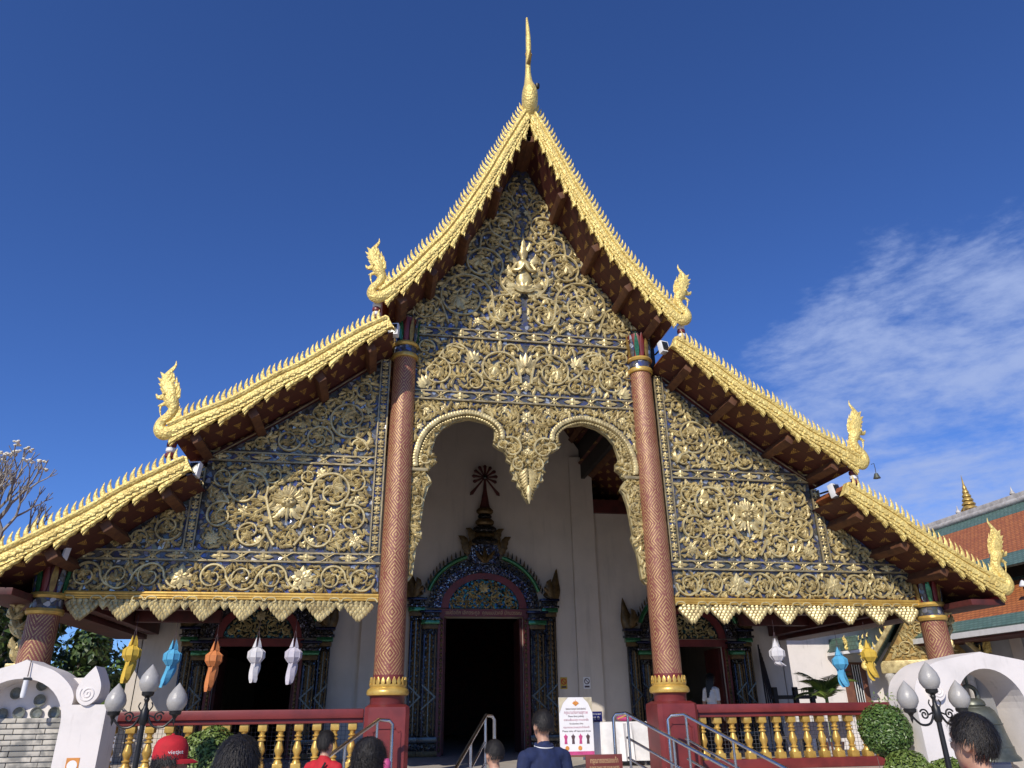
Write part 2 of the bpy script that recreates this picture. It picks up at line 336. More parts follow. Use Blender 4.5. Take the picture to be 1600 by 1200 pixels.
def smoothpath(pts, n=6):
    """Catmull-Rom through points of any dimension"""
    P = [tuple(p) for p in pts]; o = []
    for i in range(len(P)-1):
        a, b, c, d = P[max(i-1, 0)], P[i], P[i+1], P[min(i+2, len(P)-1)]
        for k in range(n):
            t = k/n; o.append(tuple(0.5*(2*b[j]+(c[j]-a[j])*t+(2*a[j]-5*b[j]+4*c[j]-d[j])*t*t+(3*b[j]-a[j]-3*c[j]+d[j])*t**3) for j in range(len(b))))
    o.append(P[-1]); return o
def interp(poly, x):
    for (a, b), (c, d) in zip(poly, poly[1:]):
        if (a <= x <= c) or (c <= x <= a): return b+(d-b)*(x-a)/(c-a) if c != a else b
    return poly[-1][1] if abs(x-poly[-1][0]) < abs(x-poly[0][0]) else poly[0][1]
def text(body, size, name, matn, parent, loc, rot, align='CENTER', ext=0.002, width=None):
    cu = bpy.data.curves.new(name, 'FONT'); cu.body = body; cu.size = size; cu.align_x = align; cu.align_y = 'CENTER'; cu.extrude = ext; cu.resolution_u = 2
    t = bpy.data.objects.new(name+'_tmp', cu); COL.objects.link(t)
    dg = bpy.context.evaluated_depsgraph_get(); me = bpy.data.meshes.new_from_object(t.evaluated_get(dg)); bpy.data.objects.remove(t); bpy.data.curves.remove(cu)
    me.name = name; me.materials.clear(); me.materials.append(MATS[matn])
    if width and len(me.vertices):
        xs = [v.co.x for v in me.vertices]; k = width/max(1e-6, max(xs)-min(xs))
        for v in me.vertices: v.co.x *= k
    return put(name, me, parent, loc, rot)

# ------------------------------------------------------------------ carved ornament (x, z in the wall plane, relief towards -Y)
def leaf(mb, x, z, ang, ln, w, curl=0.8, y=0.0, h=0.03, n=7, ser=0.0):
    """carved leaf: side walls, bevelled blade and a raised midrib"""
    vs = []; fs = []; px, pz = x, z; e = 0.55*h
    for i in range(n+1):
        s = i/n; a = ang+curl*s*s*1.6; nx, nz = -math.sin(a), math.cos(a)
        ww = w*(math.sin(PI*min(1, s*0.86+0.10))**0.8)*(1-s*s*0.55)
        if i == n: ww = 0.001
        ww *= 1+ser*(1 if i % 2 else -0.6); rd = y-e-(h-e)*(0.35+0.65*math.sin(PI*min(1, s+0.12)))
        vs += [(px+nx*ww, y, pz+nz*ww), (px+nx*ww, y-e, pz+nz*ww), (px, rd, pz), (px-nx*ww, y-e, pz-nz*ww), (px-nx*ww, y, pz-nz*ww)]
        px += math.cos(a)*ln/n; pz += math.sin(a)*ln/n
    for i in range(n):
        b = i*5; fs += [(b+q, b+q+1, b+q+6, b+q+5) for q in range(4)]
    mb.add(vs, fs)
def flame(mb, x, z, ang, ln, w, y, h, side=1):
    """kranok: one big curling leaf with two lesser tongues on its back"""
    leaf(mb, x, z, ang, ln, w, 0.75*side, y, h, 8, 0.16)
    leaf(mb, x+math.cos(ang)*ln*0.22, z+math.sin(ang)*ln*0.22, ang-0.75*side, ln*0.5, w*0.6, 1.0*side, y-0.004, h*0.9, 5)
    leaf(mb, x+math.cos(ang+0.2*side)*ln*0.48, z+math.sin(ang+0.2*side)*ln*0.48, ang-0.35*side, ln*0.45, w*0.5, 1.1*side, y-0.006, h*0.8, 5)
def stem(mb, pts, r0, r1, y, n=6):
    k = len(pts); mb.tube([(p[0], y-0.028, p[1]) for p in pts], [r0+(r1-r0)*i/(k-1) for i in range(k)], n, (1, 1.5), (0, 1, 0))
def rosette_mesh(name, petals=8, matn='gold_relief'):
    mb = MB()
    for k in range(petals): leaf(mb, 0.22*math.cos(2*PI*k/petals), 0.22*math.sin(2*PI*k/petals), 2*PI*k/petals, 0.8, 0.30, 0, 0.0, 0.22, 5)
    for k in range(petals): leaf(mb, 0.1*math.cos(2*PI*(k+.5)/petals), 0.1*math.sin(2*PI*(k+.5)/petals), 2*PI*(k+.5)/petals, 0.52, 0.2, 0, -0.14, 0.22, 4)
    mb.ell((0, -0.28, 0), (0.17, 0.14, 0.17), 10, 6)
    return mb.mesh(name, matn)
def lotus_mesh(name):
    mb = MB()
    for k, a in enumerate((-80, 80, -55, 55, -28, 28, 0)): leaf(mb, 0, -0.5, R(90-a), 1.15-0.15*abs(a)/80, 0.26, R(a)*0.25, -0.05*k, 0.22, 6)
    for a in (-125, 125, 180): leaf(mb, 0, -0.42, R(90-a), 0.55, 0.2, 0.3, -0.02, 0.16, 5)
    mb.ell((0, -0.33, -0.35), (0.2, 0.16, 0.16), 10, 6)
    return mb.mesh(name, 'gold_relief')
ROS = rosette_mesh('rosette_mesh'); LOT = lotus_mesh('lotus_mesh'); ROS6 = rosette_mesh('flower_mesh', 6)
class Carving:
    """gilded scrollwork on one panel: scrolls and flowers are pieces of their own, fine foliage is one mass"""
    def __init__(s, panel, y, poly, mirror=False):
        s.p = panel; s.y = y; s.poly = poly; s.occ = []; s.mir = mirror
    def _obj(s, mb, name='scroll'):
        me = mb.mesh(name, 'gold_relief', fix=False); put(name, me, s.p, (0, 0, 0))
        if s.mir: put(name, me, MIRROR[s.p.name], (0, 0, 0), scale=(-1, 1, 1))
    def inside(s, x, z, mg=0.0):
        c = False; P = s.poly; n = len(P)
        for i in range(n):
            (x1, z1), (x2, z2) = P[i], P[(i+1) % n]
            if (z1 > z) != (z2 > z) and x < (x2-x1)*(z-z1)/(z2-z1)+x1: c = not c
        if not c: return False
        if mg:
            for i in range(n):
                (x1, z1), (x2, z2) = P[i], P[(i+1) % n]; dx, dz = x2-x1, z2-z1; q = dx*dx+dz*dz
                t = max(0, min(1, ((x-x1)*dx+(z-z1)*dz)/q)) if q else 0
                if math.hypot(x-x1-t*dx, z-z1-t*dz) < mg: return False
        return True
    def scroll(s, cx, cz, Rr, a0, turn, th=0.03, rend=0.22, lead=None, rnd=random):
        mb = MB(); a0 = R(a0); turn = R(turn); sg = 1 if turn > 0 else -1; n = max(14, int(abs(turn)/0.22)); pts = []
        for i in range(n+1):
            t = i/n; a = a0+turn*t; r = Rr*(1-(1-rend)*t**1.25); pts.append((cx+r*math.cos(a), cz+r*math.sin(a)))
        full = (smoothpath(list(lead)+[pts[0]], 5)[:-1]+pts) if lead else pts
        full = [p for p in full if s.inside(p[0], p[1], 0.02)] or pts
        stem(mb, full, th*0.92, th*0.55, s.y)
        for p in full: s.occ.append((p[0], p[1], th*1.1))
        k = 0; step = max(2, int(len(full)*0.062*0.42/max(Rr, .2)))
        for i in range(2, len(full)-2, step):
            p, q = full[i], full[i+1]; t = i/len(full); ta = math.atan2(q[1]-p[1], q[0]-p[0]); side = -sg if k % 2 else sg
            ln = (0.52-0.20*t)*min(max(Rr, 0.22), 0.40)*(0.85+0.3*rnd.random()); k += 1
            tip = (p[0]+math.cos(ta+0.6*side)*ln*0.8, p[1]+math.sin(ta+0.6*side)*ln*0.8)
            if not s.inside(tip[0], tip[1], 0.03): continue
            flame(mb, p[0], p[1], ta+1.0*side, ln, ln*0.26, s.y-0.010, 0.062, -side)
            for j in range(4): s.occ.append((p[0]+(tip[0]-p[0])*j/3, p[1]+(tip[1]-p[1])*j/3, ln*0.13))
        e = full[-1]; ea = math.atan2(full[-1][1]-full[-2][1], full[-1][0]-full[-2][0])
        for d, q in ((0.0, 0.62), (0.7, 0.5), (-0.7, 0.5), (1.5, 0.36), (-1.5, 0.36)):
            flame(mb, e[0], e[1], ea+d, Rr*q, Rr*q*0.28, s.y-0.012, 0.062, sg)
        s.occ.append((e[0], e[1], Rr*0.3)); s._obj(mb)
    def flower(s, x, z, r, me=None, rot=0, name='rosette'):
        me = me or ROS
        put(name, me, s.p, (x, s.y-0.01, z), (0, -rot, 0), (r, r*0.55, r))
        if s.mir: put(name, me, MIRROR[s.p.name], (-x, s.y-0.01, z), (0, rot, 0), (-r, r*0.55, r))
        s.occ.append((x, z, r*0.85))
    def fill(s, size=0.13, tries=900, gap=0.9, seed=3, fine=False):
        s.fill1(size, tries, gap, seed)
        if fine: s.fill1(size*0.62, int(tries*1.3), gap, seed+9)
    def fill1(s, size, tries, gap, seed):
        rg = random.Random(seed); xs = [p[0] for p in s.poly]; zs = [p[1] for p in s.poly]; mb = MB()
        for _ in range(tries):
            x = rg.uniform(min(xs), max(xs)); z = rg.uniform(min(zs), max(zs)); q = size*rg.uniform(0.6, 1.15)
            if not s.inside(x, z, q*0.45): continue
            if any((x-a)**2+(z-b)**2 < (c+q*0.36*gap)**2 for a, b, c in s.occ): continue
            nr = min(s.occ, key=lambda o: (x-o[0])**2+(z-o[1])**2) if s.occ else (x-1, z, 0)
            a = math.atan2(z-nr[1], x-nr[0])+rg.uniform(-0.9, 0.9); sd = rg.choice((-1, 1))
            flame(mb, x-math.cos(a)*q*0.5, z-math.sin(a)*q*0.5, a, q*1.35, q*0.26, s.y-0.002, 0.052, sd); s.occ.append((x, z, q*0.34))
        if mb.v:
            me = mb.mesh('carved_foliage', 'gold_relief', fix=False); kind(put('carved_foliage', me, s.p, (0, 0, 0)), 'stuff')
            if s.mir: kind(put('carved_foliage', me, MIRROR[s.p.name], (0, 0, 0), scale=(-1, 1, 1)), 'stuff')
MIRROR = {}

# ================================================================== ground
kind(MB().add([(-300,-300,0),(300,-300,0),(300,300,0),(-300,300,0)], [(0,1,2,3)]).build('ground', 'paving', smooth=False), 'structure')

# ================================================================== temple hall
T = thing('temple_hall', 'large gilded temple hall with three-tiered gabled roof, carved mosaic front and red columns', 'temple')
YB = -1.04                                              # plane of the bargeboards
MB().box(-8.3, 8.3, -0.55, 24, 0.0, 0.72).build('platform', 'stone_floor', T, smooth=False)
for i in range(4):                                      # steps, widening downwards
    w = 2.9+0.22*i; MB().bevbox(-w+0.2, w-0.2, -0.55-0.34*(i+1), -0.552-0.34*i, 0.002*i, 0.72-0.144*(i+1), 0.008).build('step', 'marble', T)
# ---- roof tiers: (x, z) of the upper edge on the right side
T1 = [(0.0,13.34),(0.2,12.98),(0.68,11.96),(1.0,11.26),(1.64,10.05),(2.1,9.41),(2.47,8.92),(2.86,8.52)]
T2 = [(2.70,7.99),(3.2,7.67),(4.0,7.04),(4.4,6.79),(5.02,6.33),(5.49,6.07),(5.95,5.80)]
T3 = [(5.62,5.28),(6.42,4.78),(6.75,4.52),(7.13,4.26),(7.83,3.82),(8.22,3.62)]
TIERS = [smoothpath(t, 5) for t in (T1, T2, T3)]
def offset(poly, d):
    o = []
    for i, p in enumerate(poly):
        a, b = poly[max(i-1, 0)], poly[min(i+1, len(poly)-1)]; dx, dz = b[0]-a[0], b[1]-a[1]; q = math.hypot(dx, dz)
        o.append((p[0]+dz/q*d, p[1]-dx/q*d))            # d > 0 towards the inside (below)
    return o
for ti, tier in enumerate(TIERS):
    for sg in (-1, 1):
        top = offset(tier, 0.02); low = offset(tier, 0.13); so_ = offset(tier, 0.30)
        if ti == 0: top[0] = (0, top[0][1]-0.02); low[0] = (0, low[1][1]+0.2); so_[0] = (0.0, so_[2][1]+0.45)
        if ti == 0: so_ = [p for p in so_ if p[0] >= 0]
        MB().prism([(sg*x, z) for x, z in top]+[(sg*x, z) for x, z in low[::-1]], YB+0.03, 24).build('roof_slope', 'roof_orange', T, smooth=False)
        # boarded soffit, stencilled
        vs = []; fs = []; uvs = []; s = 0
        for i, (x, z) in enumerate(so_):
            if i: s += math.hypot(x-so_[i-1][0], z-so_[i-1][1])
            for y in (YB+0.04, 24): vs.append((sg*x, y, z)); uvs.append((s/0.30, (y-YB)/0.34))
        for i in range(len(so_)-1): fs.append((2*i, 2*i+2, 2*i+3, 2*i+1))
        mb = MB().add(vs, fs); me = mb.mesh('soffit', 'soffit_stencil', True)
        ul = me.uv_layers.new(name='UVMap')
        for lp in me.loops: ul.data[lp.index].uv = uvs[lp.vertex_index]
        link('soffit', me, T)
        # purlins under the soffit
        beams = {0: (0.10, 0.72, 1.35, 1.95, 2.48), 1: (2.95, 3.75, 4.75, 5.55), 2: (5.85, 6.6, 7.25)}[ti]
        for bx_ in beams:
            z = interp(so_, bx_); sl_ = math.atan2(interp(so_, bx_+0.1)-interp(so_, max(bx_-0.1, 0.001)), min(bx_+0.1, so_[-1][0])-max(bx_-0.1, 0.001))
            mb = MB(); mb.bevbox(-0.075, 0.075, YB+0.10, 5.97, -0.15, 0.03, 0.012); mb.xf(Matrix.Translation((sg*bx_, 0, z)) @ Matrix.Rotation(-sg*sl_, 4, 'Y')); mb.build('purlin', 'timber_red', T)
# closing walls between the tiers
for sg in (-1, 1):
    for x, z0, z1 in ((2.66, 7.3, 8.62), (5.56, 4.7, 6.0)):
        MB().box(sg*x-0.05, sg*x+0.05, 0.15, 24, z0, z1).build('tier_wall', 'black_wood', T, smooth=False)
    # little turned posts in the gap between two tiers
    for x, z0 in ((2.86, 7.96), (5.86, 5.28)):
        for k in range(4):
            MB().lathe([(0.055, 0), (0.075, 0.02), (0.075, 0.07), (0.05, 0.09)], (sg*x, YB+0.14, z0+0.09*k), 12).build('turned_post', ['white_paint', 'maroon'][(k+1) % 2], T)
# ---- bargeboards with fins and hanging flourishes
def fin_mesh():
    mb = MB(); pts = smoothpath([(0, 0), (0.0, 0.09), (0.035, 0.17), (0.10, 0.255)], 3); k = len(pts)
    mb.tube([(p[0], 0, p[1]) for p in pts], [0.062*(1-(i/(k-1))**1.5)+0.002 for i in range(k)], 6, (0.9, 0.5), (0, 1, 0)); return mb.mesh('fin', 'gold_paint')
FIN = fin_mesh()
def flourish_mesh():
    mb = MB(); base = [(-0.20, 0.0), (-0.17, -0.045), (-0.10, -0.05), (-0.05, -0.085), (0.02, -0.08), (0.06, -0.12), (0.13, -0.115), (0.16, -0.15), (0.235, -0.20), (0.205, -0.13), (0.225, -0.075), (0.20, -0.04), (0.21, 0.0)]
    mb.prism(base, -0.02, 0.03)
    for x, z, a, l in ((-0.15, -0.01, -20, 0.13), (-0.05, -0.02, -25, 0.15), (0.05, -0.035, -30, 0.16), (0.13, -0.05, -40, 0.15)): leaf(mb, x, z, R(a), l, 0.035, -0.3, -0.022, 0.022, 5)
    return mb.mesh('flourish', 'gold_paint')
FLO = flourish_mesh()
def arc(poly):
    s = [0]
    for a, b in zip(poly, poly[1:]): s.append(s[-1]+math.hypot(b[0]-a[0], b[1]-a[1]))
    return s
def at(poly, s, d):
    for i in range(len(s)-1):
        if s[i+1] >= d or i == len(s)-2:
            t = (d-s[i])/(s[i+1]-s[i]); a, b = poly[i], poly[i+1]
            return a[0]+(b[0]-a[0])*t, a[1]+(b[1]-a[1])*t, math.atan2(b[1]-a[1], b[0]-a[0])
SIDE = {-1: 'left', 1: 'right'}
for ti, tier in enumerate(TIERS):
    s = arc(tier); tot = s[-1]
    for sg in (-1, 1):
        mb = MB(); inner = offset(tier, 0.25)
        if ti == 0: inner[0] = (0.012, inner[0][1]-0.35); inner = [p for p in inner if p[0] > 0.01]
        start = [] if ti == 0 else [(tier[0][0]-0.06, tier[0][1]-0.02), (tier[0][0]-0.10, tier[0][1]-0.12), (inner[0][0]-0.05, inner[0][1]-0.04)]
        outl = [(max(x, 0.012), z) for x, z in tier]
        poly = outl+inner[::-1]+start[::-1]
        mb.prism([(sg*x, z) for x, z in poly], YB-0.05, YB+0.06)
        rb = offset(tier, 0.045)                        # raised rib and a row of bosses along the face
        mb.tube([(sg*max(x, 0.03), YB-0.05, z) for x, z in rb], 0.04, 6)
        ce = offset(tier, 0.155)
        board = None; d = 0.12
        while d < tot-0.06:
            x, z, a = at(ce, arc(ce), min(d, arc(ce)[-1]-0.01))
            if x > 0.05:
                n0 = len(mb.v); leaf(mb, -0.06, 0, 0, 0.15, 0.055, 0, 0, 0.035, 4, 0.2)
                mb.xf(Matrix.Translation((sg*x, YB-0.05, z)) @ Matrix.Rotation(-sg*a if sg > 0 else -(PI-a), 4, 'Y'), n0)
            d += 0.11
        board = mb.build('bargeboard', 'gold_paint', T)
        n = {0: 52, 1: 38, 2: 27}[ti]
        for k in range(n):
            d = 0.10+(tot-0.22)*k/(n-1); x, z, a = at(tier, s, d)
            q = 0.70+0.14*random.random(); put('fin', FIN, board, (sg*x, YB, z-0.02), (0, (0.80*abs(a)+random.uniform(-0.04, 0.04))*sg, 0), (-sg*q, q, q))
        n = {0: 15, 1: 10, 2: 8}[ti]; si = arc(inner)
        for k in range(n):
            x, z, a = at(inner, si, 0.28+(si[-1]-0.42)*k/(n-1))
            put('flourish', FLO, board, (sg*x, YB, z+0.01), (0, -a*sg, 0), (sg*1.05, 1, random.uniform(0.62, 0.76)))
# ---- naga finials
def naga_mesh():
    mb = MB()
    body = smoothpath([(-0.42, 0.20), (-0.24, 0.09), (-0.09, 0.03), (0.005, 0.09), (-0.01, 0.19), (-0.10, 0.28), (-0.155, 0.40), (-0.10, 0.52), (0.0, 0.60)], 5)
    rr = [0.10, 0.10, 0.105, 0.10, 0.085, 0.08, 0.085, 0.11, 0.08]; rs = [p[0] for p in smoothpath([(r,) for r in rr], 5)]
    mb.tube([(p[0], 0, p[1]) for p in body], rs, 10, (1, 0.85), (0, 1, 0))
    crest = smoothpath([(-0.07, 0.54), (-0.05, 0.66), (0.025, 0.77), (0.055, 0.88), (0.0, 0.98), (-0.06, 1.07), (-0.055, 1.15)], 4); k = len(crest)
    cr_ = [p[0] for p in smoothpath([(r,) for r in (0.10, 0.115, 0.095, 0.06, 0.04, 0.022, 0.003)], 4)]
    mb.tube([(p[0], 0, p[1]) for p in crest], cr_, 8, (1, 0.6), (0, 1, 0))
    for pts, r in (([(-0.02, 0.60), (0.07, 0.565), (0.13, 0.565), (0.165, 0.61)], 0.06), ([(-0.06, 0.50), (0.03, 0.455), (0.10, 0.43)], 0.045), ([(0.05, 0.46), (0.055, 0.37), (0.01, 0.25)], 0.026)):
        q = smoothpath(pts, 4); k = len(q); mb.tube([(p[0], 0, p[1]) for p in q], [r*(1-0.8*i/(k-1)) for i in range(k)], 7, (1, 0.8), (0, 1, 0))
    def spike(x, z, a, l, w):
        q = [(x-math.cos(a)*l*0.25, z-math.sin(a)*l*0.25), (x+math.cos(a)*l*0.35, z+math.sin(a)*l*0.35), (x+math.cos(a+0.45*(-1 if a < 1.57 else -1))*l*0.8, z+math.sin(a+0.45*(-1 if a < 1.57 else -1))*l*0.8+0.02)]
        mb.tube([(p[0], 0, p[1]) for p in q], [w, w*0.75, 0.003], 6, (1, 0.6), (0, 1, 0))
    for i in range(10): t = i/9; spike(-0.16-0.085*math.sin(PI*t)+0.02*t, 0.20+0.30*t, R(165), 0.065, 0.03)
    for x, z, a, l in ((-0.15, 0.55, 140, 0.16), (-0.14, 0.63, 125, 0.17), (-0.10, 0.71, 120, 0.17), (-0.04, 0.79, 120, 0.15), (0.0, 0.87, 120, 0.12), (0.05, 0.68, 60, 0.14), (0.09, 0.77, 62, 0.13), (0.09, 0.86, 70, 0.11), (0.03, 0.63, 55, 0.11)): spike(x, z, R(a), l*1.25, 0.048)
    for y in (-0.075, 0.075): mb.ell((0.02, y, 0.60), (0.024, 0.022, 0.024), 8, 6)
    return mb.mesh('naga_finial', 'gold_paint')
NAG = naga_mesh()
for ti, tier in enumerate(TIERS):
    x, z = tier[-1]
    for sg in (-1, 1):
        put('naga_finial', NAG, T, (sg*(x+0.09), YB, z-0.19), (0, 0, 0), (sg*0.92, 0.92, 1.12))
# ---- apex finial
mb = MB(); q = smoothpath([(YB+0.12, 13.05), (YB-0.06, 13.30), (YB-0.10, 13.55), (YB-0.02, 13.85), (YB+0.02, 14.2), (YB-0.03, 14.5), (YB-0.10, 14.75), (YB-0.10, 15.2), (YB-0.02, 15.85)], 5)
rr = [p[0] for p in smoothpath([(a,) for a in (0.13, 0.185, 0.175, 0.11, 0.07, 0.062, 0.066, 0.058, 0.026)], 5)]
mb.tube([(0, a, b) for a, b in q], rr, 12, (0.92, 1.15), (0, 1, 0)); ch = mb.build('apex_finial', 'gold_paint', T)
mb = MB(); mb.tube([(0, YB-0.06, 14.42), (0.01, YB-0.2, 14.50), (0.0, YB-0.27, 14.62)], [0.05, 0.035, 0.004], 6)
for a in (-1, 1): mb.tube([(0, YB-0.04, 14.5), (0.05*a, YB-0.1, 14.66), (0.02*a, YB-0.1, 14.82)], [0.04, 0.03, 0.003], 6)
mb.build('finial_beak', 'gold_dark', ch)
cb = MB(); cb.lathe([(0.035, 0), (0.05, 0.02), (0.05, 0.1), (0.02, 0.13)], (0.15, YB-0.18, 13.62), 10)
cb.build('finial_lamp', 'lamp_black', ch)

# ---- gable plane: mosaic panels --------------------------------------------------
GL1 = [(0.0,12.62),(0.25,12.23),(0.63,11.47),(1.09,10.62),(1.53,10.02),(2.25,8.88),(2.57,8.39)]
GL2 = [(2.73,7.58),(3.55,6.93),(4.51,6.22),(5.35,5.65),(5.60,5.48)]
GL3 = [(5.66,5.01),(6.34,4.48),(6.99,4.04),(7.32,3.87)]
def panel(name, poly, mirror, y0=0.0, y1=0.14, matn='mosaic_blue'):
    o = MB().prism(poly, y0, y1).build(name, matn, T, smooth=False)
    if mirror:
        p = MB().prism([(-x, z) for x, z in poly], y0, y1).build(name, matn, T, smooth=False); MIRROR[o.name] = p
    return o
def strip(pts, w, y0, y1, parent, name='frame', matn='frame_gold'):
    for (a, b), (c, d) in zip(pts, pts[1:]):
        dx, dz = c-a, d-b; q = math.hypot(dx, dz)
        if q < 1e-5: continue
        nx, nz = -dz/q*w/2, dx/q*w/2
        MB().prism([(a+nx, b+nz), (c+nx, d+nz), (c-nx, d-nz), (a-nx, b-nz)], y0, y1).build(name, matn, parent, smooth=False)
# upper triangle
poly1 = [(-x, z) for x, z in GL1[::-1][:-1]]+GL1+[]
poly1 = [(x, z) for x, z in poly1]
P1 = panel('upper_gable', poly1, False)
half1 = [(0.0, 8.41)]+[(0.0, 12.55)]+GL1[1:]
MIRROR[P1.name] = P1
C1 = Carving(P1, 0.0, [(0.02, 8.41), (0.02, 12.5)]+[(x-0.03, z) for x, z in GL1[1:]]+[(2.5, 8.41)], True)
for a in [(0.84, 9.92, 0.42, 215, -510, 0.034, 0.25, [(0.25, 9.2), (0.45, 9.45)]), (1.20, 9.10, 0.56, 165, -520, 0.036, 0.25, [(0.5, 8.62), (0.6, 8.8)]),
          (1.93, 8.80, 0.31, 150, -470, 0.030, 0.25, [(1.5, 8.5)]), (0.40, 10.93, 0.34, 265, 500, 0.032, 0.25, [(0.25, 10.3), (0.5, 10.45)]),
          (0.16, 11.93, 0.15, 260, 420, 0.024, 0.25, [(0.1, 11.4), (0.22, 11.65)]), (0.40, 8.86, 0.36, 95, -430, 0.034, 0.28, [(0.06, 9.35)]),
          (0.66, 10.48, 0.24, 30, 400, 0.028, 0.25, [(0.9, 10.25)]), (0.36, 11.45, 0.19, 330, 420, 0.026, 0.25, None), (1.55, 9.72, 0.20, 250, 420, 0.024, 0.25, [(1.3, 9.6)])]:
    C1.scroll(*a)
for x, z, r in ((0.52, 9.62, 0.11), (1.62, 9.38, 0.10), (0.92, 8.60, 0.10), (2.28, 8.55, 0.08), (0.12, 11.3, 0.09), (1.12, 10.38, 0.07)): C1.flower(x, z, r)
for q in range(6): C1.occ.append((0.0, 9.42+0.2*q, 0.20))
C1.fill(0.14, 4000, 0.75)
# deity ornament on a lotus in the middle of the gable
mb = MB()
mb.lathe([(0.02, 9.30), (0.16, 9.32), (0.20, 9.40), (0.12, 9.46), (0.15, 9.52), (0.17, 9.62), (0.11, 9.78), (0.16, 9.92), (0.165, 10.0), (0.06, 10.08), (0.055, 10.12), (0.095, 10.20), (0.10, 10.28), (0.07, 10.35), (0.08, 10.38), (0.05, 10.46), (0.055, 10.49), (0.03, 10.58), (0.01, 10.74)], (0, -0.04, 0), 14, 1, 0.6)
for sg in (-1, 1):
    mb.tube(smoothpath([(sg*0.15, -0.07, 9.97), (sg*0.23, -0.10, 9.80), (sg*0.10, -0.16, 9.78), (sg*0.02, -0.18, 9.90)], 4), 0.04, 7)
    for k, (x, z, a, l) in enumerate(((0.14, 9.42, 20, 0.34), (0.12, 9.36, -10, 0.30), (0.16, 9.7, 40, 0.30), (0.15, 9.98, 50, 0.30), (0.08, 10.3, 60, 0.24), (0.05, 9.32, -40, 0.22))):
        flame(mb, sg*x, z, R(a) if sg > 0 else PI-R(a), l, l*0.22, -0.02-0.004*k, 0.04, sg)
for a in range(-70, 71, 28): leaf(mb, 0.0, 9.30, R(90+a), 0.26, 0.055, 0, -0.10, 0.04, 5)
mb.build('deity_ornament', 'gold_relief', P1)
# dark ledge and flame leaves along the rake of each gable
FLM = MB(); flame(FLM, 0, 0, R(80), 0.24, 0.06, 0, 0.04, -1); FLM = FLM.mesh('rake_leaf', 'gold_dark', fix=False)
for GLx, n in ((GL1, 22), (GL2, 16), (GL3, 9)):
    g = smoothpath(GLx, 4); s = arc(g)
    for sg in (-1, 1):
        ld = offset(g, -0.05); pts = [(sg*max(x, 0.0), z) for x, z in g]+[(sg*max(x, 0.0), z) for x, z in ld[::-1]]
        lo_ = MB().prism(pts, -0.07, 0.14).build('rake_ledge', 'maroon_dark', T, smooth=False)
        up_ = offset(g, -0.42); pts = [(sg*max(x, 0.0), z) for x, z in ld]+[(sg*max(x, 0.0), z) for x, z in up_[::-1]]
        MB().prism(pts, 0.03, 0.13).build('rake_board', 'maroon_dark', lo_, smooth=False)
        e = offset(g, -0.012); strip([(sg*x, z) for x, z in e[::4]+[e[-1]]], 0.02, -0.078, -0.068, lo_, 'rake_fillet', 'frame_gold')
        for k in range(n):
            x, z, a = at(g, s, 0.12+(s[-1]-0.2)*k/(n-1)); put('rake_leaf', FLM, lo_, (sg*(x+0.03), 0.025, z+0.07), (0, 0, 0), (sg, 1, 1))
# bands of lozenges
def loz_mesh():
    mb = MB()
    for a, l in ((0, 0.17), (PI, 0.17), (PI/2, 0.085), (-PI/2, 0.085)): leaf(mb, 0, 0, a, l, 0.035, 0, -0.008, 0.03, 5, 0.15)
    for a in (45, 135, 225, 315): leaf(mb, 0, 0, R(a), 0.08, 0.022, 0, -0.004, 0.025, 4)
    mb.ell((0, -0.03, 0), (0.03, 0.02, 0.026), 8, 6); return mb.mesh('lozenge', 'gold_relief', fix=False)
def bow_mesh():
    mb = MB(); 
    for sz in (-1, 1):
        pts = smoothpath([(-0.20, 0.075*sz), (-0.10, 0.06*sz), (0, 0.005*sz), (0.10, 0.06*sz), (0.20, 0.075*sz)], 3); stem(mb, pts, 0.008, 0.008, 0.0, 5)
    for a in (30, 90, 150, 210, 270, 330): leaf(mb, 0, 0, R(a), 0.075, 0.022, 0, -0.006, 0.022, 4)
    for sx in (-1, 1):
        for sz in (-1, 1): leaf(mb, sx*0.04, sz*0.03, R(90-sx*50) if sz > 0 else R(-90+sx*50), 0.07, 0.02, 0, -0.004, 0.02, 4)
    mb.ell((0, -0.022, 0), (0.022, 0.018, 0.022), 8, 6); return mb.mesh('bow', 'gold_relief', fix=False)
LOZ, BOW = loz_mesh(), bow_mesh()
def band(x0, x1, z0, z1, n, y=-0.02):
    b = MB().box(x0, x1, y, 0.15, z0, z1).build('ornament_band', 'mosaic_blue', T, smooth=False); h = (z1-z0)
    for z in (z0+0.012, z1-0.012): MB().box(x0-0.004, x1+0.004, y-0.03, y+0.01, z-0.014, z+0.014).build('fillet', 'frame_gold', b, smooth=False)
    p = (x1-x0)/n
    for k in range(n): put('lozenge' if k % 2 == 0 else 'bow_ornament', LOZ if k % 2 == 0 else BOW, b, (x0+p*(k+0.5), y, (z0+z1)/2), (0, 0, 0), (p/0.36, 1, h/0.17))
    return b
band(-2.15, 2.15, 8.20, 8.395, 12); band(-2.14, 2.14, 6.885, 7.07, 12)
for sg in (-1, 1):
    a, b = sorted((sg*2.735, sg*5.50)); band(a, b, 5.555, 5.725, 8)
    a, b = sorted((sg*2.55, sg*7.27)); band(a, b, 3.875, 4.04, 14)
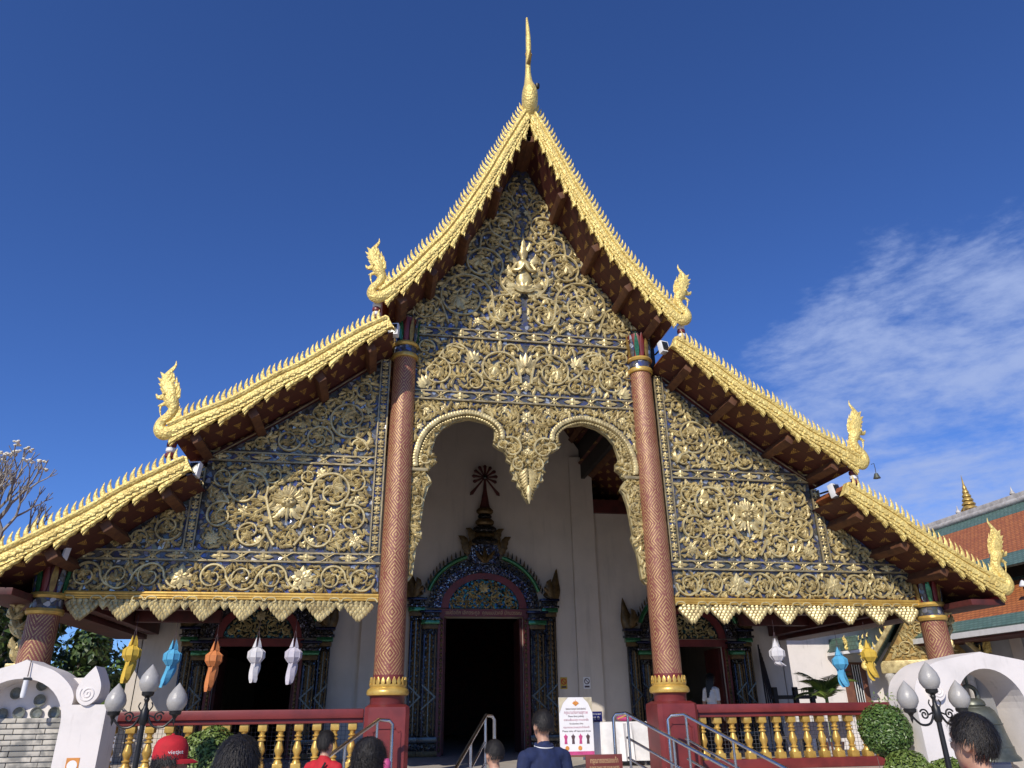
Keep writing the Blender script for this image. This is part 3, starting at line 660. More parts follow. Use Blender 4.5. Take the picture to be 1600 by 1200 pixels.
# second panel
poly2 = [(-2.13, 7.07), (2.13, 7.07), (2.14, 8.20), (-2.14, 8.20)]
P2 = panel('middle_panel', poly2, False); MIRROR[P2.name] = P2
C2 = Carving(P2, 0.0, [(0.0, 7.09), (2.1, 7.09), (2.1, 8.18), (0.0, 8.18)], True)
for a in [(0.52, 7.58, 0.38, 150, -480, 0.036, 0.25, [(0.1, 7.3), (0.12, 7.5)]), (1.38, 7.80, 0.30, 210, -450, 0.032, 0.25, [(0.85, 7.4), (1.05, 7.55)]), (1.72, 7.46, 0.30, 100, 420, 0.032, 0.25, [(1.2, 7.95), (1.5, 8.0)]),
          (0.30, 7.98, 0.16, 180, -400, 0.026, 0.3, None), (0.98, 7.28, 0.17, 60, 420, 0.026, 0.3, None), (1.92, 7.95, 0.17, 200, -400, 0.026, 0.3, None)]: C2.scroll(*a)
C2.flower(1.04, 7.82, 0.19, LOT, -0.4, 'lotus'); C2.flower(1.93, 7.26, 0.19, LOT, -0.5, 'lotus')
put('lotus', LOT, P2, (0, -0.02, 7.78), (0, 0, 0), (0.24, 0.14, 0.26)); C2.occ.append((0, 7.75, 0.2)); put('rosette', ROS, P2, (0, -0.02, 7.25), (0, 0, 0), (0.13, 0.08, 0.11)); C2.occ.append((0, 7.25, 0.13))
C2.fill(0.14, 3000, 0.7)
for x in (-2.16, 2.16): MB().box(x-0.02, x+0.02, -0.03, 0.12, 3.7 if abs(x) > 3 else 6.9, 8.2).build('panel_edge', 'frame_gold', T, smooth=False)
# side panels (built on the right, mirrored to the left)
def symscroll(C, xm, a):
    cx, cz, r, a0, tn, th, re, ld = a; C.scroll(*a)
    C.scroll(2*xm-cx, cz, r, 180-a0, -tn, th, re, [(2*xm-p[0], p[1]) for p in ld] if ld else None)
poly4 = [(2.735, 4.04), (5.50, 4.04), (5.50, 5.555), (2.735, 5.555)]
P4 = panel('side_panel', poly4, True)
C4 = Carving(P4, 0.0, [(2.76, 4.06), (5.44, 4.06), (5.44, 5.53), (2.76, 5.53)], True); xm = 4.11
for a in [(3.40, 5.08, 0.36, -20, 470, 0.036, 0.25, [(3.9, 4.45), (3.8, 4.75)]), (3.05, 4.62, 0.24, 60, 450, 0.03, 0.25, [(3.05, 5.0)]), (3.55, 4.36, 0.25, 20, -450, 0.032, 0.25, [(3.95, 4.15), (3.85, 4.3)]), (3.02, 5.27, 0.17, 300, -400, 0.026, 0.3, None), (3.82, 5.33, 0.15, 200, 400, 0.024, 0.3, None)]: symscroll(C4, xm, a)
for x, z, r in ((2.97, 4.25, 0.13), (3.72, 4.20, 0.11), (3.02, 4.95, 0.10), (3.62, 5.40, 0.10), (3.40, 4.72, 0.09)):
    C4.flower(x, z, r); C4.flower(2*xm-x, z, r)
for q in range(4): C4.occ.append((xm, 4.66+0.13*q, 0.17))
C4.fill(0.13, 5000, 0.6)
def face_mesh():
    mb = MB(); mb.ell((0, -0.05, 0), (0.155, 0.09, 0.13), 14, 10)
    for s in (-1, 1):
        mb.ell((s*0.06, -0.13, 0.035), (0.036, 0.025, 0.03), 10, 6); mb.ell((s*0.075, -0.12, -0.04), (0.05, 0.035, 0.035), 10, 6)
        mb.tube(smoothpath([(s*0.02, -0.14, 0.07), (s*0.07, -0.15, 0.085), (s*0.13, -0.1, 0.06)], 4), 0.016, 6)
        for k, a in enumerate((0, 22, 44, 66)): flame(mb, s*0.13*math.cos(R(a)), 0.10*math.sin(R(a))+0.02, R(a) if s > 0 else PI-R(a), 0.22, 0.05, -0.02-0.005*k, 0.04, s)
        flame(mb, s*0.05, -0.12, R(-60) if s > 0 else R(240), 0.32, 0.06, -0.03, 0.04, s); flame(mb, s*0.08, -0.08, R(-20) if s > 0 else R(200), 0.32, 0.07, -0.025, 0.04, s)
    mb.ell((0, -0.15, 0.0), (0.028, 0.03, 0.035), 8, 6)
    for a in (60, 75, 90, 105, 120): leaf(mb, 0, 0.08, R(a), 0.30-abs(a-90)*0.003, 0.05, 0, -0.05, 0.04, 6, 0.2)
    leaf(mb, 0, -0.1, R(-90), 0.34, 0.035, 0, -0.05, 0.04, 6); return mb.mesh('lion_mask', 'gold_relief')
FACE = face_mesh()
put('lion_mask', FACE, P4, (xm, 0, 4.88), (0, 0, 0), (0.86,)*3); put('lion_mask', FACE, MIRROR[P4.name], (-xm, 0, 4.88), (0, 0, 0), (0.86,)*3)
poly5 = [(2.735, 5.725), (5.42, 5.725), (5.35, 5.69), (4.51, 6.22), (3.55, 6.93), (2.735, 7.57)]
poly5 = [(2.735, 5.725), (5.28, 5.725), (4.51, 6.23), (3.55, 6.94), (2.735, 7.57)]
P5 = panel('side_gable', poly5, True)
C5 = Carving(P5, 0.0, [(2.76, 5.74), (5.2, 5.74), (4.48, 6.2), (3.52, 6.9), (2.76, 7.48)], True)
for a in [(2.98, 7.0, 0.17, 270, 430, 0.026, 0.28, None), (3.22, 6.42, 0.36, 250, 500, 0.034, 0.25, [(2.85, 5.85), (2.95, 6.0)]), (3.72, 6.02, 0.25, 200, -460, 0.03, 0.25, None), (4.22, 5.98, 0.21, 200, 420, 0.028, 0.28, None), (4.68, 5.88, 0.13, 180, -400, 0.024, 0.28, None), (3.0, 5.92, 0.14, 0, 400, 0.024, 0.3, None), (3.72, 6.52, 0.16, 240, 400, 0.024, 0.3, None)]: C5.scroll(*a)
for x, z, r in ((3.42, 5.86, 0.09), (4.02, 6.28, 0.08), (2.90, 6.62, 0.09), (4.46, 5.85, 0.07)): C5.flower(x, z, r)
C5.fill(0.13, 4000, 0.65)
poly6 = [(5.67, 4.04), (7.1, 4.04), (6.99, 4.05), (6.34, 4.48), (5.67, 5.0)]
poly6 = [(5.67, 4.04), (7.0, 4.04), (6.34, 4.49), (5.67, 5.0)]
P6 = panel('corner_gable', poly6, True)
C6 = Carving(P6, 0.0, [(5.69, 4.06), (6.9, 4.06), (6.31, 4.46), (5.69, 4.93)], True)
for a in [(5.94, 4.40, 0.22, 200, 460, 0.028, 0.28, None), (6.36, 4.22, 0.14, 200, -400, 0.024, 0.28, None), (5.84, 4.72, 0.09, 0, 400, 0.02, 0.3, None), (6.68, 4.13, 0.07, 0, 400, 0.02, 0.3, None)]: C6.scroll(*a)
C6.fill(0.12, 2000, 0.65)
poly7 = [(2.55, 3.38), (7.27, 3.38), (7.27, 3.875), (2.55, 3.875)]
P7 = panel('frieze', poly7, True)
C7 = Carving(P7, 0.0, [(2.57, 3.39), (7.25, 3.39), (7.25, 3.86), (2.57, 3.86)], True)
for i in range(10):
    cx = 2.83+i*0.465; sg = 1 if i % 2 else -1
    if i % 4 == 2: C7.flower(cx, 3.63, 0.20, ROS)
    else: C7.scroll(cx, 3.63, 0.215, 180, -sg*470, 0.028, 0.25, [(cx-0.42, 3.63-sg*0.18), (cx-0.30, 3.63-sg*0.12)] if i else None)
C7.fill(0.115, 3500, 0.65)
# vertical flower strips beside the columns and at the outer edge
def chain_mesh(h):
    mb = MB(); n = max(2, int(h/0.17)); p = h/n
    for k in range(n):
        z = p*(k+0.5)
        for a in range(0, 360, 60): leaf(mb, 0, z, R(a+30), 0.062, 0.022, 0, -0.008, 0.028, 4)
        mb.ell((0, -0.03, z), (0.02, 0.018, 0.02), 8, 6)
        for s in (-1, 1): leaf(mb, 0, z+p*0.5, R(90-s*70), 0.06, 0.018, 0, -0.006, 0.02, 4); leaf(mb, 0, z-p*0.3, R(-90+s*40), 0.05, 0.015, 0, -0.006, 0.02, 4)
    return mb.mesh('flower_chain', 'gold_relief', fix=False)
for x0, x1, z0, z1 in ((2.555, 2.735, 4.04, 7.62), (5.50, 5.67, 4.04, 5.42)):
    me = chain_mesh(z1-z0)
    for sg in (-1, 1):
        a, b = sorted((sg*x0, sg*x1)); st = MB().box(a, b, -0.015, 0.14, z0, z1).build('flower_strip', 'mosaic_blue', T, smooth=False)
        put('flower_chain', me, st, ((a+b)/2, -0.015, z0))
        for x in (a+0.012, b-0.012): MB().box(x-0.012, x+0.012, -0.05, 0.0, z0-0.003, z1+0.003).build('fillet', 'frame_gold', st, smooth=False)
# cornice and hanging fringe
def pendant_mesh():
    mb = MB(); mb.prism([(-0.12, 0), (-0.20, -0.03), (-0.235, -0.085), (-0.20, -0.14), (-0.11, -0.225), (0, -0.33), (0.11, -0.225), (0.20, -0.14), (0.235, -0.085), (0.20, -0.03), (0.12, 0)], 0.0, 0.035)
    for r, (z, n, w) in enumerate(((-0.03, 4, 0.32), (-0.08, 6, 0.44), (-0.13, 5, 0.38), (-0.18, 4, 0.28), (-0.225, 3, 0.18), (-0.265, 2, 0.09))):
        for k in range(n): x = (k-(n-1)/2)*w/n; leaf(mb, x, z+0.03, R(-90)+x*1.5, 0.09, 0.042, 0, -0.006*r, 0.05, 4)
    for s in (-1, 1):
        stem(mb, smoothpath([(s*0.29, -0.02), (s*0.24, 0.035), (s*0.14, 0.03), (s*0.12, -0.02), (s*0.17, -0.04)], 4), 0.018, 0.012, -0.01)
    return mb.mesh('pendant', 'gold_relief')
def small_pendant_mesh():
    mb = MB(); mb.prism([(-0.11, 0.02), (-0.09, -0.06), (0, -0.15), (0.09, -0.06), (0.11, 0.02)], 0.005, 0.035)
    for r, (z, n, w) in enumerate(((0.0, 3, 0.18), (-0.04, 2, 0.11), (-0.08, 1, 0.05))):
        for k in range(n): leaf(mb, (k-(n-1)/2)*w/n, z+0.02, R(-90), 0.075, 0.035, 0, -0.004*r, 0.028, 4)
    return mb.mesh('small_pendant', 'gold_relief')
PEN, SPE = pendant_mesh(), small_pendant_mesh()
for sg in (-1, 1):
    a, b = sorted((sg*2.53, sg*7.27)); mb = MB(); mb.box(a, b, -0.05, 0.13, 3.285, 3.385)
    for z, r in ((3.365, 0.028), (3.325, 0.022), (3.292, 0.016)): mb.tube([(a, -0.055, z), (b, -0.055, z)], r, 8)
    co = mb.build('cornice', 'gold_bar', T)
    for k in range(8):
        x = 2.53+0.30+0.592*k
        put('pendant', PEN, co, (sg*x, -0.02, 3.28))
        if k < 7: put('small_pendant', SPE, co, (sg*(x+0.296), -0.015, 3.27))
# ---- arch panel between the inner columns
arch = [(-2.05, 3.62), (-1.995, 3.70), (-1.95, 4.15), (-1.86, 4.42), (-1.90, 4.50), (-1.84, 5.0), (-1.78, 5.22), (-1.72, 5.30), (-1.76, 5.40), (-1.84, 5.50), (-1.76, 5.56), (-1.76, 5.60), (-1.66, 5.68), (-1.67, 5.80), (-1.75, 5.88), (-1.72, 5.98), (-1.67, 6.18), (-1.55, 6.34), (-1.35, 6.48), (-1.08, 6.555), (-0.78, 6.50), (-0.62, 6.40), (-0.60, 6.25), (-0.63, 6.08), (-0.52, 5.99), (-0.44, 5.96), (-0.38, 5.86), (-0.39, 5.78), (-0.30, 5.72), (-0.32, 5.58), (-0.26, 5.50), (-0.29, 5.42), (-0.20, 5.40), (-0.19, 5.30), (-0.12, 5.24), (-0.10, 5.15), (0, 4.99)]
outl = [(-2.14, 6.885), (-2.14, 5.55), (-2.12, 3.62)]+arch+[(-x, z) for x, z in arch[::-1][1:]]+[(2.12, 3.62), (2.14, 5.55), (2.14, 6.885)]
P3 = MB().prism(outl, 0.005, 0.11).build('arch_panel', 'gold_relief', T, smooth=False); MIRROR[P3.name] = P3
C3 = Carving(P3, 0.005, [(0.0, 5.02)]+[(-x, z) for x, z in arch[::-1]][1:]+[(2.10, 3.64), (2.12, 6.87), (0.0, 6.87)], True)
rope = smoothpath([(2.02, 5.58), (2.03, 5.80), (1.90, 6.20), (1.60, 6.50), (1.12, 6.655), (0.72, 6.56), (0.50, 6.36), (0.46, 6.16)], 6)
k = len(rope)
mb = MB(); mb.tube([(p[0], -0.02, p[1]) for p in rope], [0.062-0.016*i/k for i in range(k)], 10, (1, 0.9), (0, 1, 0))
s = arc(rope); d = 0.03
while d < s[-1]-0.04:                                   # scales on the serpent body and beads along its belly
    x, z, a = at(rope, s, d); n0 = len(mb.v); leaf(mb, -0.03, 0, 0, 0.09, 0.05, 0, 0, 0.035, 4); mb.xf(Matrix.Translation((x, -0.066, z)) @ Matrix.Rotation(-a, 4, 'Y'), n0)
    mb.ell((x+math.sin(a)*-0.085, -0.03, z+math.cos(a)*0.085), (0.03, 0.03, 0.026), 7, 5); d += 0.055
me = mb.mesh('serpent_arch', 'gold_relief'); put('serpent_arch', me, P3, (0, 0, 0)); put('serpent_arch', me, P3, (0, 0, 0), scale=(-1, 1, 1))
for p in rope: C3.occ.append((p[0], p[1], 0.09))
for sg in (-1, 1): MB().prism([(sg*x, z) for x, z in [(2.125, 6.875), (2.125, 5.62)]+rope+[(0.36, 6.22), (0.004, 6.30), (0.004, 6.875)]], 0.001, 0.02).build('spandrel', 'mosaic_blue', P3, smooth=False)
C3.y = 0.0
C3.scroll(0.30, 6.02, 0.20, 60, 430, 0.034, 0.28); C3.scroll(0.17, 5.70, 0.12, 90, -400, 0.03, 0.3); C3.scroll(1.86, 5.74, 0.10, 200, 400, 0.026, 0.3); C3.scroll(1.97, 4.95, 0.10, 90, 400, 0.02, 0.3); C3.scroll(0.46, 6.05, 0.10, 180, -420, 0.026, 0.3)
for x, z, r in ((0.0, 6.62, 0.15), (0.42, 6.76, 0.09), (1.86, 6.66, 0.10), (1.55, 6.76, 0.08), (1.98, 6.36, 0.08), (0.0, 6.25, 0.11), (0.0, 5.95, 0.10), (0.0, 5.55, 0.09), (2.0, 5.35, 0.08), (0.76, 6.80, 0.06), (1.30, 6.80, 0.06)): C3.flower(x, z, r, ROS6)
C3.fill(0.13, 7000, 0.5, 3, True)
mb = MB()
for kz in range(9): 
    for s_ in (-1, 1): flame(mb, s_*0.02, 5.62-0.065*kz, R(-90+s_*32), 0.22*(1-kz/12), 0.05*(1-kz/12), -0.02-0.002*kz, 0.05, s_)
leaf(mb, 0, 5.3, R(-90), 0.34, 0.05, 0, -0.05, 0.05, 7, 0.25); mb.build('pendant_tip', 'gold_relief', P3, fix=False)
for sg in (-1, 1):
    a, b = sorted((sg*1.80, sg*2.13)); MB().bevbox(a, b, -0.06, 0.12, 5.50, 5.56, 0.012).build('impost', 'frame_gold', P3)
    a, b = sorted((sg*2.07, sg*2.125)); MB().box(a, b, -0.03, 0.0, 3.66, 5.49).build('jamb_fillet', 'frame_gold', P3, smooth=False)
# ---- columns
def column(x, y, z0, z1, r0, r1, inner, rep):
    mb = MB(); n = 32; rows = 30; vs = []; uvs = []; fs = []
    for i in range(rows+1):
        t = i/rows; r = r0+(r1-r0)*t
        for k in range(n+1): a = 2*PI*k/n-PI/2; vs.append((x+r*math.cos(a), y+r*math.sin(a), z0+(z1-z0)*t)); uvs.append((3*k/n+0.5, (z0+(z1-z0)*t-(z0+(0.30 if inner else 0.0)))/rep))
    for i in range(rows):
        for k in range(n): b = i*(n+1)+k; fs.append((b, b+1, b+n+2, b+n+1))
    mb.add(vs, fs); me = mb.mesh('column', 'column_lacquer'); ul = me.uv_layers.new(name='UVMap')
    for lp in me.loops: ul.data[lp.index].uv = uvs[lp.vertex_index]
    c = link('column', me, T)
    rt_ = r1*1.16                                        # capital: gold rings, a mirror band, glass lotus petals
    MB().lathe([(r1, -0.16), (rt_, -0.15), (rt_*1.06, -0.11), (rt_, -0.07), (r1*1.02, -0.065)], (x, y, z1), 28).build('capital_ring', 'gold_bar', c)
    MB().lathe([(r1*1.03, -0.07), (r1*1.03, 0.09)], (x, y, z1), 28).build('mirror_band', 'mosaic_blue', c)
    MB().lathe([(r1*1.02, 0.08), (rt_, 0.085), (rt_*1.08, 0.12), (rt_, 0.16), (r1, 0.165)], (x, y, z1), 28).build('capital_ring', 'gold_bar', c)
    MB().lathe([(r1*0.92, 0.1), (r1*0.95, 0.68)], (x, y, z1), 20).build('capital_core', 'maroon', c)
    n = 14
    for k in range(n):
        mb = MB(); leaf(mb, 0, 0, R(90), 0.54 if inner else 0.5, 0.05, 0, 0, 0.03, 6); a = 2*PI*k/n
        mb.xf(Matrix.Translation((x, y, z1+0.15)) @ Matrix.Rotation(a, 4, 'Z') @ Matrix.Translation((0, -r1*0.97, 0)) @ Matrix.Rotation(R(5), 4, 'X'))
        mb.build('capital_petal', ['maroon', 'gold_dark', 'mosaic_blue', 'green_glass', 'gold_dark'][k % 5], c, fix=False)
    if inner:
        MB().lathe([(r0*1.12, -0.14), (r0*1.12, -0.02), (r0*1.18, 0.0)], (x, y, z0), 28).build('column_neck', 'maroon', c)
        MB().lathe([(r0*1.20, 0.0), (r0*1.34, 0.01), (r0*1.38, 0.05), (r0*1.32, 0.09), (r0*1.16, 0.12), (r0*1.20, 0.14), (r0*1.20, 0.16), (r0*1.06, 0.17)], (x, y, z0), 32).build('base_ring', 'gold_bar', c)
        for k in range(20):
            mb = MB(); leaf(mb, 0, 0, R(90), 0.12, 0.038, 0, 0, 0.025, 5)
            mb.xf(Matrix.Translation((x, y, z0+0.15)) @ Matrix.Rotation(2*PI*k/20, 4, 'Z') @ Matrix.Translation((0, -r0*1.13, 0)) @ Matrix.Rotation(R(-4), 4, 'X')); mb.build('base_petal', 'gold_bar', c, fix=False)
        q = 0.335; h = z0-0.12-0.72; bm = MB()
        def octo(w, ch, z): return [(x+a*w-(a*ch if i else 0), y+b*w-(0 if i else b*ch), z) for a, b, i in ((-1,-1,1),(1,-1,1),(1,-1,0),(1,1,0),(1,1,1),(-1,1,1),(-1,1,0),(-1,-1,0))]
        rings = [octo(q, 0.06, 0.72), octo(q, 0.06, 0.72+h-0.10), octo(q*0.985, 0.06, 0.72+h-0.04), octo(q*0.82, 0.09, 0.72+h)]
        vs = [p for rr_ in rings for p in rr_]; fs = [(i*8+k, i*8+(k+1) % 8, i*8+8+(k+1) % 8, i*8+8+k) for i in range(3) for k in range(8)]+[tuple(range(24, 32))]
        pd = bm.add(vs, fs).build('pedestal', 'maroon', c)
        fr = [(-0.20, 0.80), (0.20, 0.80), (0.20, 1.36), (0.14, 1.42), (-0.14, 1.42), (-0.20, 1.36), (-0.20, 0.80)]
        strip([(x+a, b) for a, b in fr], 0.035, y-q-0.018, y-q+0.005, pd, 'pedestal_moulding', 'maroon')
    return c
for sg in (-1, 1):
    column(sg*2.30, -0.02, 1.86, 7.80, 0.238, 0.205, True, 0.62)
    column(sg*7.47, -0.02, 0.72, 3.18, 0.235, 0.215, False, 0.66)
    # carved eave bracket outside the corner column
    mb = MB(); q = smoothpath([(7.74, 2.36), (7.84, 2.52), (7.80, 2.72), (7.92, 2.88), (7.98, 3.08), (7.94, 3.28)], 5); k = len(q)
    mb.tube([(sg*p[0], 0.25, p[1]) for p in q], [0.05+0.05*math.sin(PI*i/(k-1)*2.5)**2 for i in range(k)], 8, (1, 0.8), (0, 1, 0))
    for i in range(2, k-2, 4): flame(mb, sg*q[i][0], q[i][1], R(50) if sg > 0 else R(130), 0.2, 0.05, 0.20, 0.06, sg); flame(mb, sg*q[i][0], q[i][1], R(150) if sg > 0 else R(30), 0.18, 0.045, 0.20, 0.06, -sg)
    mb.bevbox(min(sg*7.70, sg*7.92), max(sg*7.70, sg*7.92), 0.16, 0.34, 2.28, 2.36, 0.01); mb.build('eave_bracket', 'gold_relief', T)
    # beams over the open side
    a, b = sorted((sg*7.36, sg*7.58)); MB().bevbox(a, b, 0.18, 5.9, 3.30, 3.62, 0.015).build('tie_beam', 'maroon_dark', T)
    a, b = sorted((sg*7.60, sg*8.26)); MB().bevbox(a, b, YB+0.12, 5.9, 3.20, 3.30, 0.01).build('eave_board', 'maroon_dark', T)
    MB().bevbox(min(sg*8.16, sg*8.28), max(sg*8.16, sg*8.28), YB+0.08, 20, 3.30, 3.46, 0.01).build('fascia', 'crimson', T)
    for yy in (2.0, 4.0):
        a, b = sorted((sg*5.7, sg*7.35)); MB().bevbox(a, b, yy-0.1, yy+0.1, 3.36, 3.6, 0.015).build('tie_beam', 'maroon_dark', T)
# ---- hall front wall with three doorways
YW = 6.0
def wallbox(x0, x1, z0, z1, y0=YW, y1=YW+0.35, matn='wall_cream', name='front_wall'): return MB().box(x0, x1, y0, y1, z0, z1).build(name, matn, T, smooth=False)
wallbox(-2.9, -0.97, 0.72, 3.74); wallbox(0.97, 2.9, 0.72, 3.74)
MB().prism([(-2.9, 3.74), (2.9, 3.74), (2.9, 7.75), (2.3, 8.6), (1.5, 9.8), (0, 12.3), (-1.5, 9.8), (-2.3, 8.6), (-2.9, 7.75)], YW, YW+0.35).build('front_wall', 'wall_cream', T, smooth=False)
for sg in (-1, 1):
    for x0, x1, z0, z1 in ((2.901, 4.32, 0.72, 3.25), (6.08, 7.72, 0.72, 3.25)):
        a, b = sorted((sg*x0, sg*x1)); wallbox(a, b, z0, z1, YW+0.03)
    MB().prism([(sg*x, z) for x, z in ((2.901, 3.25), (7.72, 3.25), (7.72, 3.52), (6.6, 4.2), (5.7, 4.8), (5.55, 5.4), (4.2, 6.45), (2.901, 6.62))], YW+0.03, YW+0.35).build('front_wall', 'wall_cream', T, smooth=False)
    a, b = sorted((sg*2.30, sg*2.9)); wallbox(a, b, 0.72, 7.9, YW-0.12, YW-0.001, name='pilaster')
    a, b = sorted((sg*2.9, sg*5.6)); wallbox(a, b, 6.40, 6.75, YW-0.1, YW+0.02, 'maroon_dark', 'wall_beam')
    a, b = sorted((sg*7.70, sg*7.9)); MB().box(a, b, YW+0.03, 24, 0.72, 3.6).build('side_wall', 'wall_cream', T, smooth=False)
    for x0, x1 in ((0.97, 2.9),):                       # dado line
        a, b = sorted((sg*x0, sg*x1)); wallbox(a, b, 0.72, 0.95, YW-0.03, YW-0.002, 'stone_floor', 'skirting')
MB().box(-7.9, 7.9, 23.7, 24, 0.72, 12.5).build('rear_wall', 'maroon_dark', T, smooth=False)  # dark colour stands in for the shade seen through the doorways
# ---- ornate door surrounds
def portal(xc, hw, ow, ztop, main):
    """pillars either side, round pediment, spire; xc centre, hw half width, ow half opening"""
    p = MB().box(xc-ow-0.14, xc+ow+0.14, YW-0.10, YW-0.02, ztop+0.002, ztop+0.17).build('door_surround', 'maroon', T, smooth=False)
    for sg in (-1, 1):
        a, b = sorted((xc+sg*ow, xc+sg*(ow+0.14))); f = MB().box(a, b, YW-0.12, YW-0.02, 0.72, ztop).build('door_frame', 'maroon', p, smooth=False)
        mb = MB()
        for k in range(26): z = 0.85+k*(ztop-0.95)/25; mb.ell((xc+sg*(ow+0.05), YW-0.125, z), (0.035, 0.02, 0.05), 8, 6)
        mb.build('frame_beads', 'door_gold', f)
        x0 = ow+0.16; wd = (hw-x0)
        for j, (u0, u1, dz, dy) in enumerate(((0.0, 0.52, 0.0, 0.20), (0.54, 1.0, 0.30, 0.14))):
            a, b = sorted((xc+sg*(x0+wd*u0), xc+sg*(x0+wd*u1))); zt = ztop-0.30+dz
            pl = MB().bevbox(a, b, YW-dy, YW-0.005, 0.72, zt, 0.012).build('door_pillar', 'mosaic_dark', p)
            for q in (0.12, 0.5, 0.88):
                x = a+(b-a)*q; MB().box(x-0.012, x+0.012, YW-dy-0.02, YW-dy+0.002, 1.15, zt-0.12).build('glass_strip', ['blue_glass', 'silver_glass', 'door_gold'][int(q*3) % 3], pl, smooth=False)
            mb = MB()
            for k in range(22): z = 1.2+k*(zt-1.4)/21; leaf(mb, a+(b-a)*0.3, z, R(60), 0.12, 0.03, 0.8, YW-dy, 0.03, 4); leaf(mb, a+(b-a)*0.7, z, R(120), 0.12, 0.03, -0.8, YW-dy, 0.03, 4)
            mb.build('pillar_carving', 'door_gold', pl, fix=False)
            zc = 1.95; MB().prism([((a+b)/2-sg*0.02-(b-a)*0.48*sg, zc), ((a+b)/2+(b-a)*0.46*sg, zc+0.28), ((a+b)/2+(b-a)*0.46*sg, zc+0.24), ((a+b)/2-(b-a)*0.36*sg, zc), ((a+b)/2+(b-a)*0.46*sg, zc-0.24), ((a+b)/2+(b-a)*0.46*sg, zc-0.28)], YW-dy-0.035, YW-dy).build('chevron', 'silver_glass', pl, smooth=False)
            for i, (h, ex, mt) in enumerate(((0.10, 0.02, 'door_gold'), (0.10, 0.05, 'green_glass'), (0.06, 0.08, 'mosaic_violet'), (0.10, 0.04, 'mosaic_dark'), (0.06, 0.09, 'blue_glass'))):
                z = zt+sum((0.10, 0.10, 0.06, 0.10, 0.06)[:i]); MB().bevbox(a-ex, b+ex, YW-dy-ex, YW-0.004-0.001*i, z+0.002, z+h, 0.01).build('pillar_moulding', mt, pl)
            for i, (z, ex, mt) in enumerate(((0.72, 0.06, 'door_gold'), (0.86, 0.04, 'mosaic_dark'), (1.0, 0.05, 'silver_glass'))): MB().bevbox(a-ex, b+ex, YW-dy-ex, YW-0.006-0.001*i, z+0.001, z+0.12, 0.01).build('pillar_moulding', mt, pl)
        mb = MB(); zt = ztop+0.42                       # flame ears on the pillar tops
        q = smoothpath([(hw-0.12, zt), (hw-0.02, zt+0.22), (hw+0.02, zt+0.42), (hw+0.06, zt+0.75)], 4); k = len(q)
        mb.tube([(xc+sg*a_, YW-0.12, b_) for a_, b_ in q], [0.20*(1-(i/(k-1))**1.5)+0.004 for i in range(k)], 8, (1, 0.45), (0, 1, 0))
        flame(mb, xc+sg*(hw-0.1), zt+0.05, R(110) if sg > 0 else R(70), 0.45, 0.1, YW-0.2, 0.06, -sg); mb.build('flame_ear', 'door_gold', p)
    # round pediment
    zb = ztop+0.19; ra = ow+0.10
    def half(r, n=20, sq=1.0): return [(xc+r*math.cos(PI*k/n), zb+r*sq*math.sin(PI*k/n)) for k in range(n+1)]
    sq = 0.80
    ty = MB().prism(half(ra-0.20, 20, sq), YW-0.10, YW-0.03).build('tympanum', 'mosaic_teal', p, smooth=False)
    CT = Carving(ty, YW-0.10, half(ra-0.22, 16, sq))
    for s_ in (-1, 1):
        for cx, cz, r_ in ((0.30, 0.24, 0.16), (0.62, 0.15, 0.13)): CT.scroll(xc+s_*cx, zb+cz, r_, 90-s_*60, s_*420, 0.016, 0.3)
    CT.flower(xc, zb+0.48, 0.13); CT.fill(0.09, 500)
    def ring(r0_, r1_, y0, y1, mt, nm, sq0=sq, sq1=sq): MB().prism(half(r1_, 24, sq1)+half(r0_, 24, sq0)[::-1], y0, y1).build(nm, mt, p, smooth=False)
    ring(ra-0.20, ra-0.02, YW-0.15, YW-0.03, 'maroon', 'pediment_ring'); ring(ra-0.02, ra+0.16, YW-0.19, YW-0.03, 'mosaic_violet', 'pediment_ring', sq, 0.84)
    ring(ra+0.16, ra+0.30, YW-0.16, YW-0.03, 'mosaic_dark', 'pediment_ring', 0.84, 0.88)
    for s_ in (-1, 1):
        g = [(xc+s_*(ra+0.36)*math.cos(R(a)), YW-0.17, zb+(ra+0.36)*0.90*math.sin(R(a))) for a in range(18, 73, 6)]
        MB().tube(g, 0.055, 10).build('green_roll', 'green_glass', p)
        for k in range(13):
            a = R(16+k*4.6); r_ = ra+0.44
            mb = MB(); mb.tube([(xc+s_*r_*math.cos(a), YW-0.15, zb+r_*0.91*math.sin(a)-0.02), (xc+s_*(r_+0.01)*math.cos(a), YW-0.15, zb+r_*0.91*math.sin(a)+0.07), (xc+s_*(r_+0.02)*math.cos(a), YW-0.15, zb+r_*0.91*math.sin(a)+0.13)], [0.022, 0.018, 0.003], 6); mb.build('crest_fin', 'door_gold' if k % 2 else 'silver_glass', p)
    if main:
        z0 = zb+(ra+0.30)*0.86
        MB().prism([(xc-0.36, z0-0.12), (xc+0.36, z0-0.12), (xc+0.42, z0+0.36), (xc-0.42, z0+0.36)], YW-0.22, YW-0.03).build('crown_block', 'mosaic_violet', p, smooth=False)
        mb = MB()
        for s_ in (-1, 1):
            flame(mb, xc+s_*0.42, z0+0.1, R(80) if s_ > 0 else R(100), 0.55, 0.12, YW-0.2, 0.06, -s_); flame(mb, xc+s_*0.26, z0+0.34, R(80) if s_ > 0 else R(100), 0.5, 0.11, YW-0.2, 0.06, -s_)
        for a in (-40, 0, 40): leaf(mb, xc, z0-0.1, R(90+a), 0.4, 0.06, 0, YW-0.24, 0.05, 6, 0.2)
        mb.build('crown_leaves', 'door_gold', p, fix=False)
